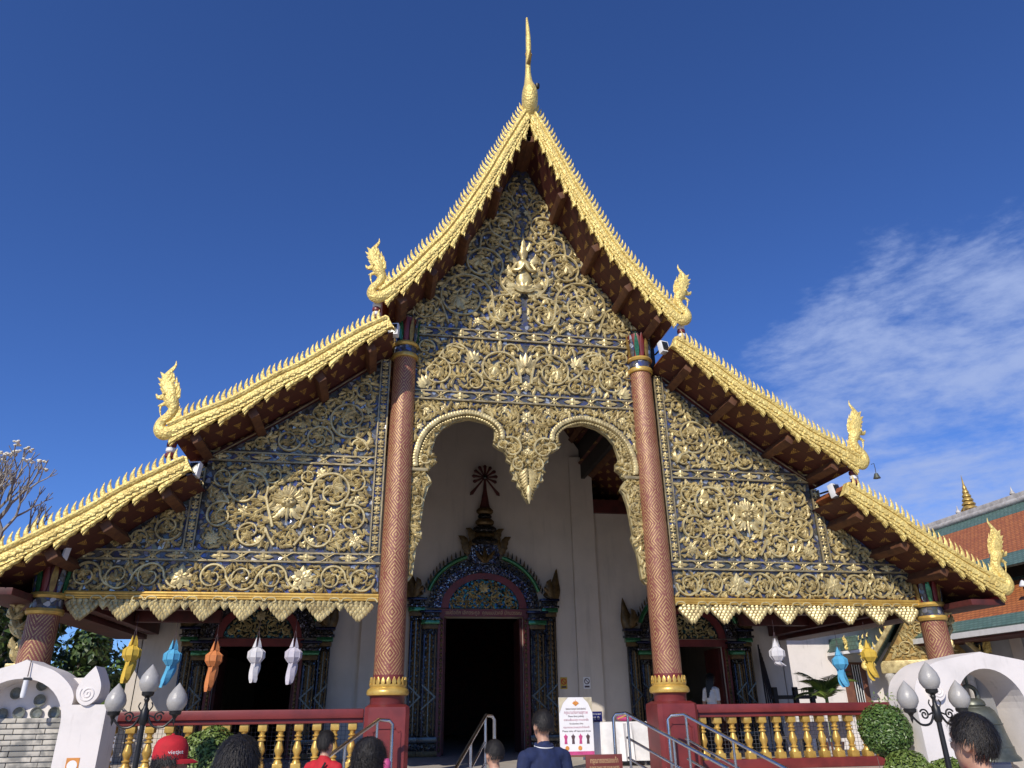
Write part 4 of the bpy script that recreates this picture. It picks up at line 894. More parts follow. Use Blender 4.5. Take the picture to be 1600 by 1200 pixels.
        for i, (zz, r_, h) in enumerate(((0.36, 0.34, 0.16), (0.53, 0.25, 0.12), (0.66, 0.30, 0.16), (0.84, 0.24, 0.16), (1.02, 0.18, 0.10), (1.13, 0.22, 0.15))):
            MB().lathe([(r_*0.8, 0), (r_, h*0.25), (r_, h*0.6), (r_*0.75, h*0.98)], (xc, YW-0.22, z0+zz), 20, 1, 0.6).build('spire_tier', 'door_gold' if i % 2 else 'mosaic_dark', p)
        MB().lathe([(0.14, 1.28), (0.11, 1.4), (0.05, 1.75), (0.03, 2.05)], (xc, YW-0.22, z0), 14, 1, 0.6).build('spire_neck', 'maroon_dark', p)
        wz = z0+2.10
        for k in range(11):
            a = R(-52+k*284/10); l = 0.34 if k not in (0, 10) else 0.62
            mb = MB(); mb.tube([(xc+0.05*math.cos(a), YW-0.22, wz+0.05*math.sin(a)), (xc+l*0.62*math.cos(a), YW-0.22, wz+l*0.62*math.sin(a)), (xc+l*0.9*math.cos(a), YW-0.22, wz+l*0.9*math.sin(a)), (xc+l*math.cos(a), YW-0.22, wz+l*math.sin(a))], [0.018, 0.03, 0.05, 0.01], 8, (1, 0.5), (0, 1, 0)); mb.build('wheel_spoke', 'maroon_dark', p)
        MB().ell((xc, YW-0.25, wz), (0.06, 0.04, 0.06), 12, 8).build('wheel_hub', 'silver_glass', p)
        text('แม่ต่อติ๊ก เลิศตระกูล  คุณแม่บัวคลี่ ปัทมวรรณ', 0.125, 'lintel_lettering', 'text_gold', p, (xc, YW-0.104, ztop+0.085), (R(90), 0, 0), width=1.85)
    for s_ in (-1, 1):                                  # open door leaves, folded into the hall
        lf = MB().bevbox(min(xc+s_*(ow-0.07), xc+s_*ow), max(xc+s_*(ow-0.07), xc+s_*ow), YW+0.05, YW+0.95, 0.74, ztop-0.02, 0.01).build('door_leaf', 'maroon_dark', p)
portal(0.0, 1.78, 0.97, 3.74, True)
for sg in (-1, 1): portal(sg*5.2, 1.62, 0.88, 3.05, False)

# ================================================================== balustrades
def baluster_mesh():
    mb = MB(); z0, z1 = 0.0, 0.64
    mb.bevbox(-0.065, 0.065, -0.065, 0.065, 0.54, 0.64, 0.012); mb.bevbox(-0.07, 0.07, -0.07, 0.07, 0.0, 0.10, 0.012)
    mb.lathe([(0.068, 0.09), (0.055, 0.13), (0.038, 0.155), (0.06, 0.165), (0.06, 0.18), (0.036, 0.19), (0.045, 0.22), (0.066, 0.27), (0.062, 0.31), (0.036, 0.39), (0.034, 0.405), (0.058, 0.412), (0.058, 0.43), (0.034, 0.44), (0.034, 0.455), (0.056, 0.465), (0.056, 0.48), (0.036, 0.49), (0.04, 0.52), (0.065, 0.55)], (0, 0, 0), 14)
    return mb.mesh('baluster', 'gold_bar')
BAL = baluster_mesh()
for sg, side in ((-1, 'left of the stairs, lanterns above it'), (1, 'right of the stairs, palm behind it')):
    B = thing('balustrade', 'maroon balustrade with gold turned balusters '+side, 'balustrade', (sg*4.9, 0, 0.72), 0, 'balustrades along the temple terrace')
    a, b = sorted((sg*2.645, sg*7.22)); mb = MB(); mb.bevbox(a, b, -0.16, 0.14, 1.555, 1.685, 0.018); mb.bevbox(a, b, -0.11, 0.09, 1.49, 1.56, 0.012); mb.build('top_rail', 'maroon', B)
    MB().bevbox(a, b, -0.14, 0.12, 0.722, 0.865, 0.012).build('bottom_rail', 'maroon', B)
    for k in range(17): put('baluster', BAL, B, (sg*(2.80+0.262*k), -0.02, 0.862), (0, 0, random.uniform(-0.05, 0.05)), (1, 1, 0.985))
    mb = MB(); mb.smooth = False                        # wire netting behind the balusters
    for k in range(int((b-a-0.1)/0.06)): x = a+0.05+0.06*k; mb.box(x-0.0022, x+0.0022, 0.118, 0.1225, 0.87, 1.49)
    for k in range(10): z = 0.90+0.06*k; mb.box(a+0.02, b-0.02, 0.114, 0.118, z-0.0022, z+0.0022)
    kind(mb.build('wire_netting', 'grey_cloth', B), 'stuff')

# ================================================================== paper lanterns
def lantern(x, z, col, label, tail, sw):
    """octagonal body, peaked ears on top, streamers below; z = top of the peak"""
    G = 'paper lanterns hung from the fringe'; o = thing('paper_lantern', label, 'lantern', (x, 0.10, z), random.uniform(0, 0.7), G); M_ = 'paper_'+col
    mb = MB(); mb.smooth = False; mb.lathe([(0.045, -0.145), (0.125, -0.215), (0.125, -0.30), (0.07, -0.375)], n=8); put('lantern_body', mb.mesh('lantern_body', M_), o, (x, 0.10, z), (0, 0, o.rotation_euler.z))
    fr = MB()
    for k in range(8):
        a = 2*PI*k/8; c, s_ = math.cos(a), math.sin(a); fr.tube([(0.045*c, 0.045*s_, -0.145), (0.128*c, 0.128*s_, -0.215), (0.128*c, 0.128*s_, -0.30), (0.07*c, 0.07*s_, -0.375)], 0.0045, 5)
    put('lantern_frame', fr.mesh('lantern_frame', M_), o, (x, 0.10, z), (0, 0, o.rotation_euler.z))
    for k in range(4):
        a = R(45+90*k); mb = MB(); mb.smooth = False; c, s_ = math.cos(a), math.sin(a); mb.add([(0.06*c-0.04*s_, 0.06*s_+0.04*c, -0.15), (0.06*c+0.04*s_, 0.06*s_-0.04*c, -0.15), (0.03*c, 0.03*s_, 0.0), (0.05*c, 0.05*s_, -0.15)], [(0, 1, 2), (1, 3, 2), (3, 0, 2), (0, 3, 1)])
        put('lantern_ear', mb.mesh('lantern_ear', M_), o, (x, 0.10, z))
        mb = MB(); mb.smooth = False; n = 6; ln = tail*random.uniform(0.85, 1.1); vs = []
        for i in range(n+1):
            t = i/n; w = 0.036*(1-0.15*t); cx = 0.05*c*(1-0.3*t)+sw*t*t+0.012*math.sin(5*t+k); cy = 0.05*s_+0.012*math.cos(6*t+k*2)
            if i == n: w *= 0.5
            for dy in (0.0, 0.003): vs += [(cx-w*abs(s_)-0.01, cy-w*c+dy, -0.37-ln*t), (cx+w*abs(s_)+0.01, cy+w*c+dy, -0.37-ln*t)]
        fs = []
        for i in range(n):
            b = 4*i; fs += [(b, b+1, b+5, b+4), (b+2, b+6, b+7, b+3), (b, b+4, b+6, b+2), (b+1, b+3, b+7, b+5)]
        mb.add(vs, fs); put('streamer', mb.mesh('streamer', M_), o, (x, 0.10, z))
    mb = MB()
    for d in (-0.02, 0.02): mb.tube([(d, 0, -0.06), (d*0.5, 0, 0.06), (0, 0, 0.10), (0, 0, 0.30)], 0.0035, 5)
    put('string', mb.mesh('string', 'text_dark'), o, (x, 0.10, z))
for x, z, c, lb, tl, sw in ((-6.17, 2.76, 'yellow', 'yellow paper lantern, leftmost of the row under the left fringe', 0.30, -0.04), (-5.58, 2.70, 'blue', 'blue paper lantern between the yellow and the orange one', 0.32, -0.08),
        (-4.97, 2.68, 'orange', 'orange paper lantern in the row under the left fringe', 0.34, -0.03), (-4.35, 2.73, 'white', 'white paper lantern just right of the orange one', 0.30, -0.01), (-3.79, 2.73, 'lilac', 'pale lilac paper lantern nearest the left red column', 0.30, -0.03),
        (4.38, 2.74, 'white', 'tattered white paper lantern alone under the right fringe', 0.10, 0.08), (5.55, 2.60, 'blue', 'blue paper lantern hanging above the palm leaves', 0.30, 0.04), (6.14, 2.72, 'yellow', 'yellow paper lantern under the right end of the fringe', 0.30, 0.05)):
    lantern(x, z, c, lb, tl, sw)

# ================================================================== floodlights under the eaves
for x, z, sg, lb in ((2.60, 7.97, 1, 'grey floodlight under the eave beside the right red column'), (-2.54, 7.95, -1, 'grey floodlight under the eave beside the left red column'), (5.62, 5.24, 1, 'floodlight below the naga of the right middle roof'), (-5.54, 5.20, -1, 'floodlight below the naga of the left middle roof'), (7.34, 3.88, 1, 'floodlight above the right corner column'), (-7.20, 3.88, -1, 'floodlight above the left corner column')):
    o = thing('floodlight', lb, 'floodlight', (x, -0.65, z), sg*0.2, 'floodlights under the eaves')
    put('lamp_housing', MB().bevbox(-0.09, 0.09, -0.03, 0.09, -0.13, 0.13, 0.012).mesh('lamp_housing', 'white_paint'), o, (x, -0.65, z), (R(-12), 0, sg*0.25))
    put('lens', MB().bevbox(-0.065, 0.065, -0.038, -0.028, -0.10, 0.10, 0.004).mesh('lens', 'silver_glass'), o, (x, -0.65, z), (R(-12), 0, sg*0.25))
    put('mounting_arm', MB().tube([(0, 0.08, 0), (0, 0.2, 0.05), (0, 0.5, 0.08)], 0.018, 8).mesh('mounting_arm', 'lamp_black'), o, (x, -0.65, z))
for x, z, lb in ((6.22, 5.48, 'small bronze wind bell hanging from the right middle naga'),):
    o = thing('wind_bell', lb, 'bell', (x, YB, z)); put('bell_cup', MB().lathe([(0.004, 0.0), (0.03, -0.01), (0.045, -0.05), (0.065, -0.10)], n=12).mesh('bell_cup', 'bronze_green'), o, (x, YB, z)); put('hook', MB().tube([(-0.06, 0, 0.16), (0, 0, 0.18), (0.005, 0, 0.1), (0, 0, 0)], 0.006, 6).mesh('hook', 'lamp_black'), o, (x, YB, z))

# ================================================================== stainless handrails of the stairs
def handrail(p0, p1, lp, label):
    """p0 top end, p1 lower end, lp = x of the returned loop at the top"""
    o = thing('handrail', label, 'handrail', (p0[0], p0[1], 0.72), 0, 'stainless handrails on the stairs')
    a, b = Vector(p0), Vector(p1); d = (b-a)
    top = [Vector((lp, a.y+0.12, 0.74)), Vector((lp, a.y+0.12, a.z-0.06)), Vector((lp+(a.x-lp)*0.25, a.y+0.10, a.z-0.012)), a, a+d*0.5, b]
    MB().tube(top, 0.025, 10).build('top_bar', 'steel', o)
    off = Vector((0, 0, -0.33)); MB().tube([a+off+Vector((0, 0.02, 0)), b+off], 0.018, 10).build('lower_bar', 'steel', o)
    off = Vector((0, 0, -0.60)); MB().tube([a+off+Vector((0, 0.02, 0)), b+off], 0.018, 10).build('lower_bar', 'steel', o)
    for t in (0.02, 0.5, 0.98):
        q = a+d*t; MB().tube([q, Vector((q.x, q.y, max(0.0, q.z-0.95)))], 0.02, 10).build('post', 'steel', o)
handrail((-2.42, -0.9, 1.53), (-3.26, -2.4, 0.97), -2.22, 'stainless handrail in front of the left column pedestal')
handrail((-0.88, -0.9, 1.57), (-1.50, -2.4, 0.92), -0.74, 'stainless handrail in the middle of the stairs before the dark doorway')
handrail((1.24, -0.9, 1.57), (2.10, -2.4, 0.90), 1.08, 'stainless handrail in front of the white-clothed table')
handrail((2.16, -0.9, 1.54), (2.95, -2.4, 0.86), 1.94, 'stainless handrail in front of the right column pedestal')

# ================================================================== things on the terrace
o = thing('poster_board', 'white standing dress-code poster with pink Thai lettering and orange marks', 'poster', (0.95, 1.0, 0.72))
def flat(x0, x1, z0, z1, y, m_, nm, par, t=0.004): return MB().box(x0, x1, y, y+t, z0, z1).build(nm, m_, par, smooth=False)
bd = flat(0.655, 1.245, 0.93, 1.83, 1.0, 'poster_white', 'board', o, 0.025); flat(0.655, 1.245, 0.93, 0.985, 0.994, 'pink', 'pink_strip', bd)
for s_ in (0, 1):
    x0 = 0.657 if s_ == 0 else 1.243; k = 1 if s_ == 0 else -1; MB().prism([(x0, 1.828), (x0+k*0.16, 1.828), (x0+k*0.07, 1.74), (x0, 1.58)], 0.996, 0.999).build('corner_print', 'poster_beige', bd, smooth=False)
mb = MB(); mb.prism([(0.89, 1.735), (0.95, 1.69), (1.01, 1.735), (0.98, 1.765), (0.955, 1.765), (0.95, 1.80), (0.945, 1.765), (0.92, 1.765)], 0.994, 0.998); mb.build('emblem', 'orange_print', bd, smooth=False)
for i, (tx, sz, w, m_) in enumerate((('วัดพระอารามหลวง จังหวัดเชียงใหม่', 0.04, 0.36, 'text_dark'), ('กรุณาแต่งกายสุภาพ', 0.07, 0.42, 'text_pink'), ('Please dress politely', 0.04, 0.28, 'text_dark'), ('งดสวมเสื้อแขนกุด กางเกงขาสั้น', 0.045, 0.44, 'text_pink'), ('No sleeveless shirts', 0.04, 0.24, 'text_dark'), ('กรุณาถอดหมวกและรองเท้าก่อนเข้า', 0.04, 0.46, 'text_pink'), ('Please take off hats and shoes', 0.04, 0.50, 'text_dark'))):
    text(tx, sz, 'poster_lettering', m_, bd, (0.95, 0.997, 1.645-0.058*i), (R(90), 0, 0), ext=0.001, width=w)
for i, m_ in enumerate(('pink', 'text_dark', 'pink', 'text_dark')):
    x = 0.755+0.13*i; mb = MB(); mb.prism([(x-0.025, 1.10), (x-0.02, 1.17), (x-0.035, 1.22), (x-0.012, 1.235), (x, 1.26), (x+0.012, 1.235), (x+0.035, 1.22), (x+0.02, 1.17), (x+0.025, 1.10)], 0.995, 0.998); mb.build('figure_print', m_, bd, smooth=False)
for x in (0.775, 1.0): mb = MB(); mb.lathe([(0.035, 0), (0.035, 0.003)], n=16); mb.xf(Matrix.Translation((x, 0.998, 1.035)) @ Matrix.Rotation(R(90), 4, 'X')); mb.build('round_print', 'orange_print', bd, smooth=False)
for x in (0.70, 1.20): MB().tube([(x, 1.05, 1.75), (x, 1.16, 0.73)], 0.015, 8).build('easel_leg', 'window_brown', o)
MB().box(0.66, 1.24, 0.98, 1.06, 0.90, 0.925).build('ledge', 'window_brown', o, smooth=False)
for x in (0.70, 1.20): MB().tube([(x, 1.03, 0.90), (x, 0.99, 0.725)], 0.015, 8).build('easel_leg', 'window_brown', o)
# table with cloth
o = thing('cloth_table', 'table under a white draped cloth beside the poster', 'table', (1.86, 1.7, 0.72))
bm = MB(); n = 60; per = []
for k in range(n):
    t = k/n*4; i = int(t); f_ = t-i; c = [(1.38, 1.40), (2.34, 1.40), (2.34, 2.0), (1.38, 2.0)]; a, b = c[i], c[(i+1) % 4]; per.append((a[0]+(b[0]-a[0])*f_, a[1]+(b[1]-a[1])*f_))
vs = []; 
for j, z in enumerate((1.425, 1.40, 1.25, 1.05, 0.80)):
    for k, (x, y) in enumerate(per):
        w = 0.0 if j < 1 else 0.012+0.022*j*(0.5+0.5*math.sin(k*1.9+math.sin(k*0.7)*2)); dx, dy = x-1.86, y-1.7; q = math.hypot(dx, dy); vs.append((x+dx/q*w, y+dy/q*w, z))
bm.add(vs, [(j*n+k, j*n+(k+1) % n, (j+1)*n+(k+1) % n, (j+1)*n+k) for j in range(4) for k in range(n)]+[tuple(range(n))]); bm.build('tablecloth', 'white_cloth', o)
for x in (1.43, 2.29):
    for y in (1.45, 1.95): MB().box(x-0.02, x+0.02, y-0.02, y+0.02, 0.72, 1.40).build('leg', 'steel', o, smooth=False)
o = thing('price_sign', 'small navy cloth rental sign reading 10 baht on the white table', 'sign', (1.43, 1.40, 1.43))
pl_ = MB().bevbox(1.305, 1.545, 1.44, 1.455, 1.432, 1.60, 0.003).build('plate', 'navy_sign', o)
text('CLOTH FOR RENT', 0.03, 'lettering', 'text_white', pl_, (1.425, 1.437, 1.555), (R(90), 0, 0), ext=0.001, width=0.20); text('10 ฿', 0.075, 'lettering', 'text_white', pl_, (1.425, 1.437, 1.487), (R(90), 0, 0), ext=0.001)
MB().box(1.34, 1.51, 1.455, 1.50, 1.428, 1.445).build('foot', 'navy_sign', o, smooth=False)
o = thing('gift_basket', 'pink and gold wrapped offering bundle lying on the white table', 'bundle', (2.02, 1.62, 1.43)); mb = MB(); mb.ell((2.02, 1.62, 1.48), (0.16, 0.11, 0.055), 14, 8); mb.build('bundle', 'pink', o); mb = MB(); mb.tube([(1.87, 1.56, 1.47), (2.02, 1.51, 1.53), (2.17, 1.58, 1.47)], 0.012, 6); mb.build('ribbon', 'gold_bar', o)
o = thing('shoe_sign', 'brown sign asking visitors to take off their shoes, gold letters', 'sign', (0.54, -2.0, 0.0)); 
pl_ = MB().bevbox(0.29, 0.79, -2.03, -2.01, 0.80, 1.08, 0.004).build('plate', 'brown_sign', o)
text('กรุณาถอดรองเท้า', 0.085, 'lettering', 'text_gold', pl_, (0.54, -2.033, 1.005), (R(90), 0, 0), ext=0.001, width=0.38); text('PLEASE TAKE OFF YOUR SHOES', 0.04, 'lettering', 'text_gold', pl_, (0.54, -2.033, 0.925), (R(90), 0, 0), ext=0.001, width=0.40)
for x in (0.35, 0.73): MB().tube([(x, -2.0, 1.04), (x, -2.0, 0.0)], 0.016, 8).build('post', 'steel', o)
for x, m_, lb in ((1.95, 'yellow_print', 'yellow notice with a prohibition mark on the cream wall'), (2.49, 'poster_white', 'white no-smoking notice on the cream pilaster')):
    o = thing('wall_notice', lb, 'notice', (x, YW-0.02, 2.22), 0, 'notices on the temple wall'); y = YW-0.006 if x < 2.3 else YW-0.126
    s0 = flat(x-0.085, x+0.085, 2.10, 2.36, y, m_, 'sheet', o)
    mb = MB()
    for k in range(16): a, b = 2*PI*k/16, 2*PI*(k+1)/16; mb.add([(x+0.07*math.cos(a), y-0.002, 2.265+0.07*math.sin(a)), (x+0.07*math.cos(b), y-0.002, 2.265+0.07*math.sin(b)), (x+0.05*math.cos(b), y-0.002, 2.265+0.05*math.sin(b)), (x+0.05*math.cos(a), y-0.002, 2.265+0.05*math.sin(a))], [(0, 1, 2, 3)])
    mb.build('ring_mark', 'red_cloth' if x < 2.3 else 'text_dark', s0, smooth=False); strip([(x-0.045, 2.31), (x+0.045, 2.22)], 0.016, y-0.003, y-0.001, s0, 'bar_mark', 'red_cloth' if x < 2.3 else 'text_dark')
    flat(x-0.06, x+0.06, 2.125, 2.165, y-0.002, 'text_dark', 'caption_mark', s0, 0.001)
# stacked white chairs seen through the right balustrade
for k in range(3):
    x = 4.75+0.42*k; o = thing('plastic_chair', ('white plastic chair behind the right balustrade, '+('nearest the column', 'middle of three', 'nearest the bush')[k]), 'chair', (x, 0.7, 0.72), 0.1*k, 'white chairs behind the balustrade')
    mb = MB(); q = [(-0.18, 0.42), (-0.19, 0.66), (-0.14, 0.76), (0.14, 0.76), (0.19, 0.66), (0.18, 0.42)]; mb.prism(q, -0.20, -0.17); put('backrest', mb.mesh('backrest', 'white_paint'), o, (x, 0.7, 0.72))
    put('seat', MB().bevbox(-0.2, 0.2, -0.2, 0.2, 0.40, 0.43, 0.01).mesh('seat', 'white_paint'), o, (x, 0.7, 0.72))
    lg = MB().tube([(0, 0, 0.41), (0, 0, 0.0)], [0.022, 0.016], 8).mesh('leg', 'white_paint')
    for a in (-0.17, 0.17):
        for b in (-0.17, 0.17): put('leg', lg, o, (x+a, 0.7+b, 0.72))
# folded trestle and tripod poles by the right wall
o = thing('pole_bundle', 'bundle of thin dark poles leaning on the cream wall', 'poles', (6.9, 5.5, 0.72))
for k in range(5): MB().tube([(6.75+0.09*k, 5.3, 0.72), (7.05+0.02*k, 5.93, 3.1-0.1*k)], 0.02, 7).build('pole', 'lamp_black', o)
o = thing('wooden_rack', 'low dark wooden rack behind the right balustrade', 'rack', (6.9, 4.2, 0.72))
for x in (6.4, 6.9, 7.3): MB().bevbox(x-0.05, x+0.05, 4.15, 4.25, 0.72, 2.05, 0.01).build('post', 'black_wood', o)
MB().bevbox(6.3, 7.4, 4.17, 4.23, 1.80, 1.88, 0.01).build('bar', 'black_wood', o)

# ================================================================== white arched shrine walls either side of the stairs
def arch_wall(name, label, xc, y0, depth, hw, zp, zs, ih, izt, niche, prof=None):
    """xc centre, hw half width, zp peak, zs pier top, ih half opening, izt crown of the opening"""
    o = thing(name, label, 'arched wall', (xc, y0, 0))
    top = smoothpath([(0, zp), (0.10, zp-0.045), (0.34, zp-0.13), (0.52, zp-0.27), (0.60, zp-0.40), (0.60, zs)], 5)
    if prof: top = smoothpath(prof, 5)
    right = top+[(hw, zs), (hw, 0)] if not prof else top+[(hw, 0)]
    inn = [(ih, 0)]+[(ih*math.cos(R(a)), (izt-ih*0.95)+ih*0.95*math.sin(R(a))) for a in range(0, 91, 9)]
    outl = [(xc-x, z) for x, z in right[::-1]]+[(xc+x, z) for x, z in right[1:]]+[(xc+x, z) for x, z in inn]+[(xc-x, z) for x, z in inn[::-1][1:]]
    MB().prism(outl, y0, y0+depth).build('arch', 'white_lime', o, smooth=False)
    for sg in (-1, 1):                                  # volute: a drop-shaped curl with a spiral groove
        cx, cz = (xc+sg*(hw-0.26), zs+0.155) if niche else (xc+sg*(hw-0.36), zs+0.22)
        q = smoothpath([(0.06, 0.27), (-0.05, 0.13), (-0.10, 0.0), (-0.06, -0.12), (0.04, -0.165), (0.14, -0.09), (0.165, 0.03), (0.125, 0.15), (0.06, 0.27)], 4)[:-1]
        c = MB().prism([(cx+sg*a, cz+b) for a, b in q], y0-(0.035 if niche else 0.07), y0+(0.30 if niche else 0.05)).build('volute', 'white_lime', o, smooth=False)
        sp = [(cx+sg*(0.03+(0.09-0.085*t)*math.cos(2.2*PI*2*t+2.5)), y0-(0.035 if niche else 0.07), cz-0.035+(0.09-0.085*t)*math.sin(2.2*PI*2*t+2.5)) for t in [i/40 for i in range(41)]]
        MB().tube(sp, 0.011, 6).build('spiral', 'white_lime', c)
    if niche:
        MB().box(xc-ih-0.05, xc+ih+0.05, y0+depth*0.72, y0+depth*0.95, 0, izt+0.02).build('niche_back', 'white_lime', o, smooth=False)
        k = 0
        for r in range(22):                             # courses of thin bricks below
            z = 0.30+r*0.06
            for c in range(3):
                w = 2*ih/3; x = xc-ih+w*(c+0.5)+(w*0.25 if r % 2 else 0); a, b = max(x-w/2, xc-ih)+0.004, min(x+w/2, xc+ih)-0.004
                if b-a < 0.05: continue
                dy = random.uniform(0, 0.02); MB().bevbox(a, b, y0+depth*0.60+dy, y0+depth*0.719, z+0.004, z+0.053, 0.006).build('brick', 'niche_brick', o)
        for bx_, bz in ((-0.16, -0.15), (0.12, -0.23), (0.11, -0.37), (0.31, -0.37), (-0.08, -0.37), (0.11, -0.06), (-0.26, -0.38)):
            mb = MB(); mb.lathe([(0.035, 0.0), (0.055, 0.012), (0.065, 0.035), (0.068, 0.04), (0.058, 0.036), (0.045, 0.018), (0.02, 0.012)], n=18)
            mb.xf(Matrix.Translation((xc+bx_, y0+depth*0.72, izt+bz)) @ Matrix.Rotation(R(90), 4, 'X')); mb.build('ceramic_bowl', 'bowl_glaze', o)
    return o
AL = arch_wall('arched_shrine_wall', 'white arched niche wall with ceramic bowls and volute left of the stairs', -6.60, -2.4, 0.5, 0.99, 2.25, 1.75, 0.52, 2.04, True)
o = thing('spotlight', 'small white spotlight tube hanging in the niche arch', 'spotlight', (-6.53, -2.44, 2.0)); MB().tube([(-6.54, -2.42, 2.24), (-6.535, -2.43, 2.06)], 0.006, 6).build('cable', 'text_dark', o); MB().lathe([(0.028, 0.06), (0.03, -0.10), (0.024, -0.13)], (-6.535, -2.44, 1.96), 12).build('lamp_tube', 'white_paint', o); MB().box(-6.57, -6.50, -2.45, -2.38, 2.02, 2.05).build('clamp', 'lamp_black', o, smooth=False)
o = thing('round_notice', 'orange and white round notice on the left white pier', 'notice', (-5.86, -2.42, 1.1)); flat(-5.93, -5.79, 1.02, 1.19, -2.405, 'orange_print', 'sheet', o); mb = MB(); mb.lathe([(0.055, 0), (0.055, 0.003)], n=20); mb.xf(Matrix.Translation((-5.86, -2.4055, 1.11)) @ Matrix.Rotation(R(90), 4, 'X')); mb.build('disc', 'poster_white', o)
AR = arch_wall('bell_arch', 'thick white arch sheltering a bronze bell right of the stairs', 6.24, -2.4, 0.6, 1.22, 2.33, 1.62, 0.56, 2.10, False, [(0, 2.33), (0.12, 2.305), (0.40, 2.26), (0.80, 2.18), (1.05, 2.03), (1.18, 1.86), (1.22, 1.62)])
o = thing('bronze_bell', 'large grey-green bronze bell hanging in the white arch', 'bell', (6.27, -1.95, 0.9))
bc = (6.27, -1.95, 0.0)
MB().lathe([(0.05, 1.71), (0.13, 1.70), (0.17, 1.66), (0.18, 1.62), (0.165, 1.60), (0.21, 1.59), (0.27, 1.54), (0.315, 1.42), (0.345, 1.25), (0.385, 1.08), (0.40, 1.06), (0.40, 1.04), (0.41, 0.97), (0.455, 0.92), (0.46, 0.885), (0.42, 0.88), (0.38, 0.95), (0.2, 1.5)], bc, 32).build('bell_body', 'bronze_green', o)
mb = MB(); mb.tube(smoothpath([(6.15, -1.95, 1.69), (6.16, -1.95, 1.82), (6.27, -1.95, 1.88), (6.38, -1.95, 1.82), (6.39, -1.95, 1.69)], 4), 0.032, 8); mb.tube([(6.27, -1.95, 1.88), (6.27, -1.95, 2.12)], 0.02, 8); mb.build('bell_crown', 'bronze_green', o)
mb = MB()
for z in (1.06, 1.36, 1.58): mb.tube([(6.27+math.cos(2*PI*k/32)*(0.395 if z < 1.2 else 0.33 if z < 1.5 else 0.215), -1.95+math.sin(2*PI*k/32)*(0.395 if z < 1.2 else 0.33 if z < 1.5 else 0.215), z) for k in range(33)], 0.009, 6)
mb.build('bell_band', 'bronze_green', o)

# ================================================================== street lamps with three lotus-bud globes
def street_lamp(loc, h, label):
    x, y, z = loc; o = thing('street_lamp', label, 'street lamp', (x, y, 0), 0, 'black lamp posts with bud globes')
    zc = h-0.20
    mb = MB(); mb.tube([(x, y, 0), (x, y, 0.3), (x, y, 0.32), (x, y, zc-0.10)], [0.07, 0.06, 0.035, 0.026], 14); mb.lathe([(0.03, -0.12), (0.045, -0.09), (0.045, 0.02), (0.025, 0.05), (0.018, 0.10), (0.03, 0.13), (0.018, 0.16), (0.03, 0.18)], (x, y, zc), 14); mb.build('pole', 'lamp_black', o)
    bud = MB().lathe([(0.045, -0.005), (0.075, 0.02), (0.102, 0.07), (0.105, 0.11), (0.09, 0.165), (0.055, 0.22), (0.02, 0.262), (0.002, 0.285)], n=20).mesh('bud_globe', 'globe_glass')
    cup = MB().lathe([(0.015, -0.075), (0.03, -0.045), (0.06, -0.03), (0.065, 0.0), (0.05, 0.012)], n=14).mesh('cup', 'lamp_black')
    for dx, dz in ((0, 0.0), (-0.31, -0.19), (0.31, -0.19)):
        g = put('bud_globe', bud, o, (x+dx, y, h+dz)); put('cup', cup, o, (x+dx, y, h+dz))
        if dx:
            sg = 1 if dx > 0 else -1; mb = MB(); mb.tube(smoothpath([(x+sg*0.03, y, zc-0.02), (x+sg*0.10, y, zc-0.13), (x+sg*0.21, y, zc-0.14), (x+sg*0.30, y, zc-0.06)], 5), 0.012, 8)
            mb.tube([(x+sg*(0.15+(0.055-0.045*t)*math.cos(3*PI*t+0.5)), y, zc-0.045+(0.055-0.045*t)*math.sin(3*PI*t+0.5)) for t in [i/24 for i in range(25)]], 0.009, 6); mb.tube([(x+sg*0.03, y, zc-0.02), (x+sg*0.11, y, zc-0.05)], 0.009, 6)
            mb.lathe([(0.001, -0.14), (0.014, -0.10), (0.014, -0.06)], (x+dx, y, h+dz), 10); mb.tube(smoothpath([(x+sg*0.03, y, zc+0.0), (x+sg*0.07, y, zc+0.06), (x+sg*0.055, y, zc+0.10)], 4), 0.007, 6); mb.build('scroll_arm', 'lamp_black', o)
street_lamp((-4.91, -3.41, 0), 1.85, 'black lamp post with three bud globes beside the niche wall')
street_lamp((3.44, -4.84, 0), 1.77, 'black lamp post with three bud globes before the bell arch')

# ================================================================== clipped bushes
def leaves(mb, pts, size, rg, up_bias=0.2):
    for p, nrm in pts:
        n = (Vector(nrm)+Vector((rg.uniform(-.7, .7), rg.uniform(-.7, .7), rg.uniform(-.5, .7)+up_bias))).normalized(); t = n.cross(Vector((rg.uniform(-1, 1), rg.uniform(-1, 1), rg.uniform(-1, 1)))).normalized(); b = n.cross(t)
        s_ = size*rg.uniform(0.45, 1.5); p = Vector(p); mb.add([p-t*s_*0.5, p+b*s_*0.26+n*s_*0.06, p+t*s_*0.55, p-b*s_*0.26+n*s_*0.06], [(0, 1, 2, 3)])
def bush(c, r, n, label, m_, seed, grp):
    rg = random.Random(seed); o = thing('clipped_bush', label, 'bush', (c[0], c[1], 0), 0, grp)
    pts = []
    for _ in range(n):
        d = Vector((rg.gauss(0, 1), rg.gauss(0, 1), rg.gauss(0, 1))).normalized(); k = r*(0.90+0.10*rg.random()+0.05*math.sin(d.x*7+seed)*math.sin(d.z*6)); pts.append((Vector(c)+d*k*(1 if rg.random() < 0.8 else rg.uniform(0.75, 1)), d))
    mb = MB(); mb.smooth = False; leaves(mb, pts, 0.045, rg); mb.build('crown', m_, o, fix=False)
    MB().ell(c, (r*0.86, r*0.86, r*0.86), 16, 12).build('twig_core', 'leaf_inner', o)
    MB().tube([(c[0], c[1], 0), (c[0]+0.02, c[1], c[2]-r*0.6)], [0.05, 0.035], 8).build('trunk', 'bark', o)
G = 'clipped round bushes before the terrace'
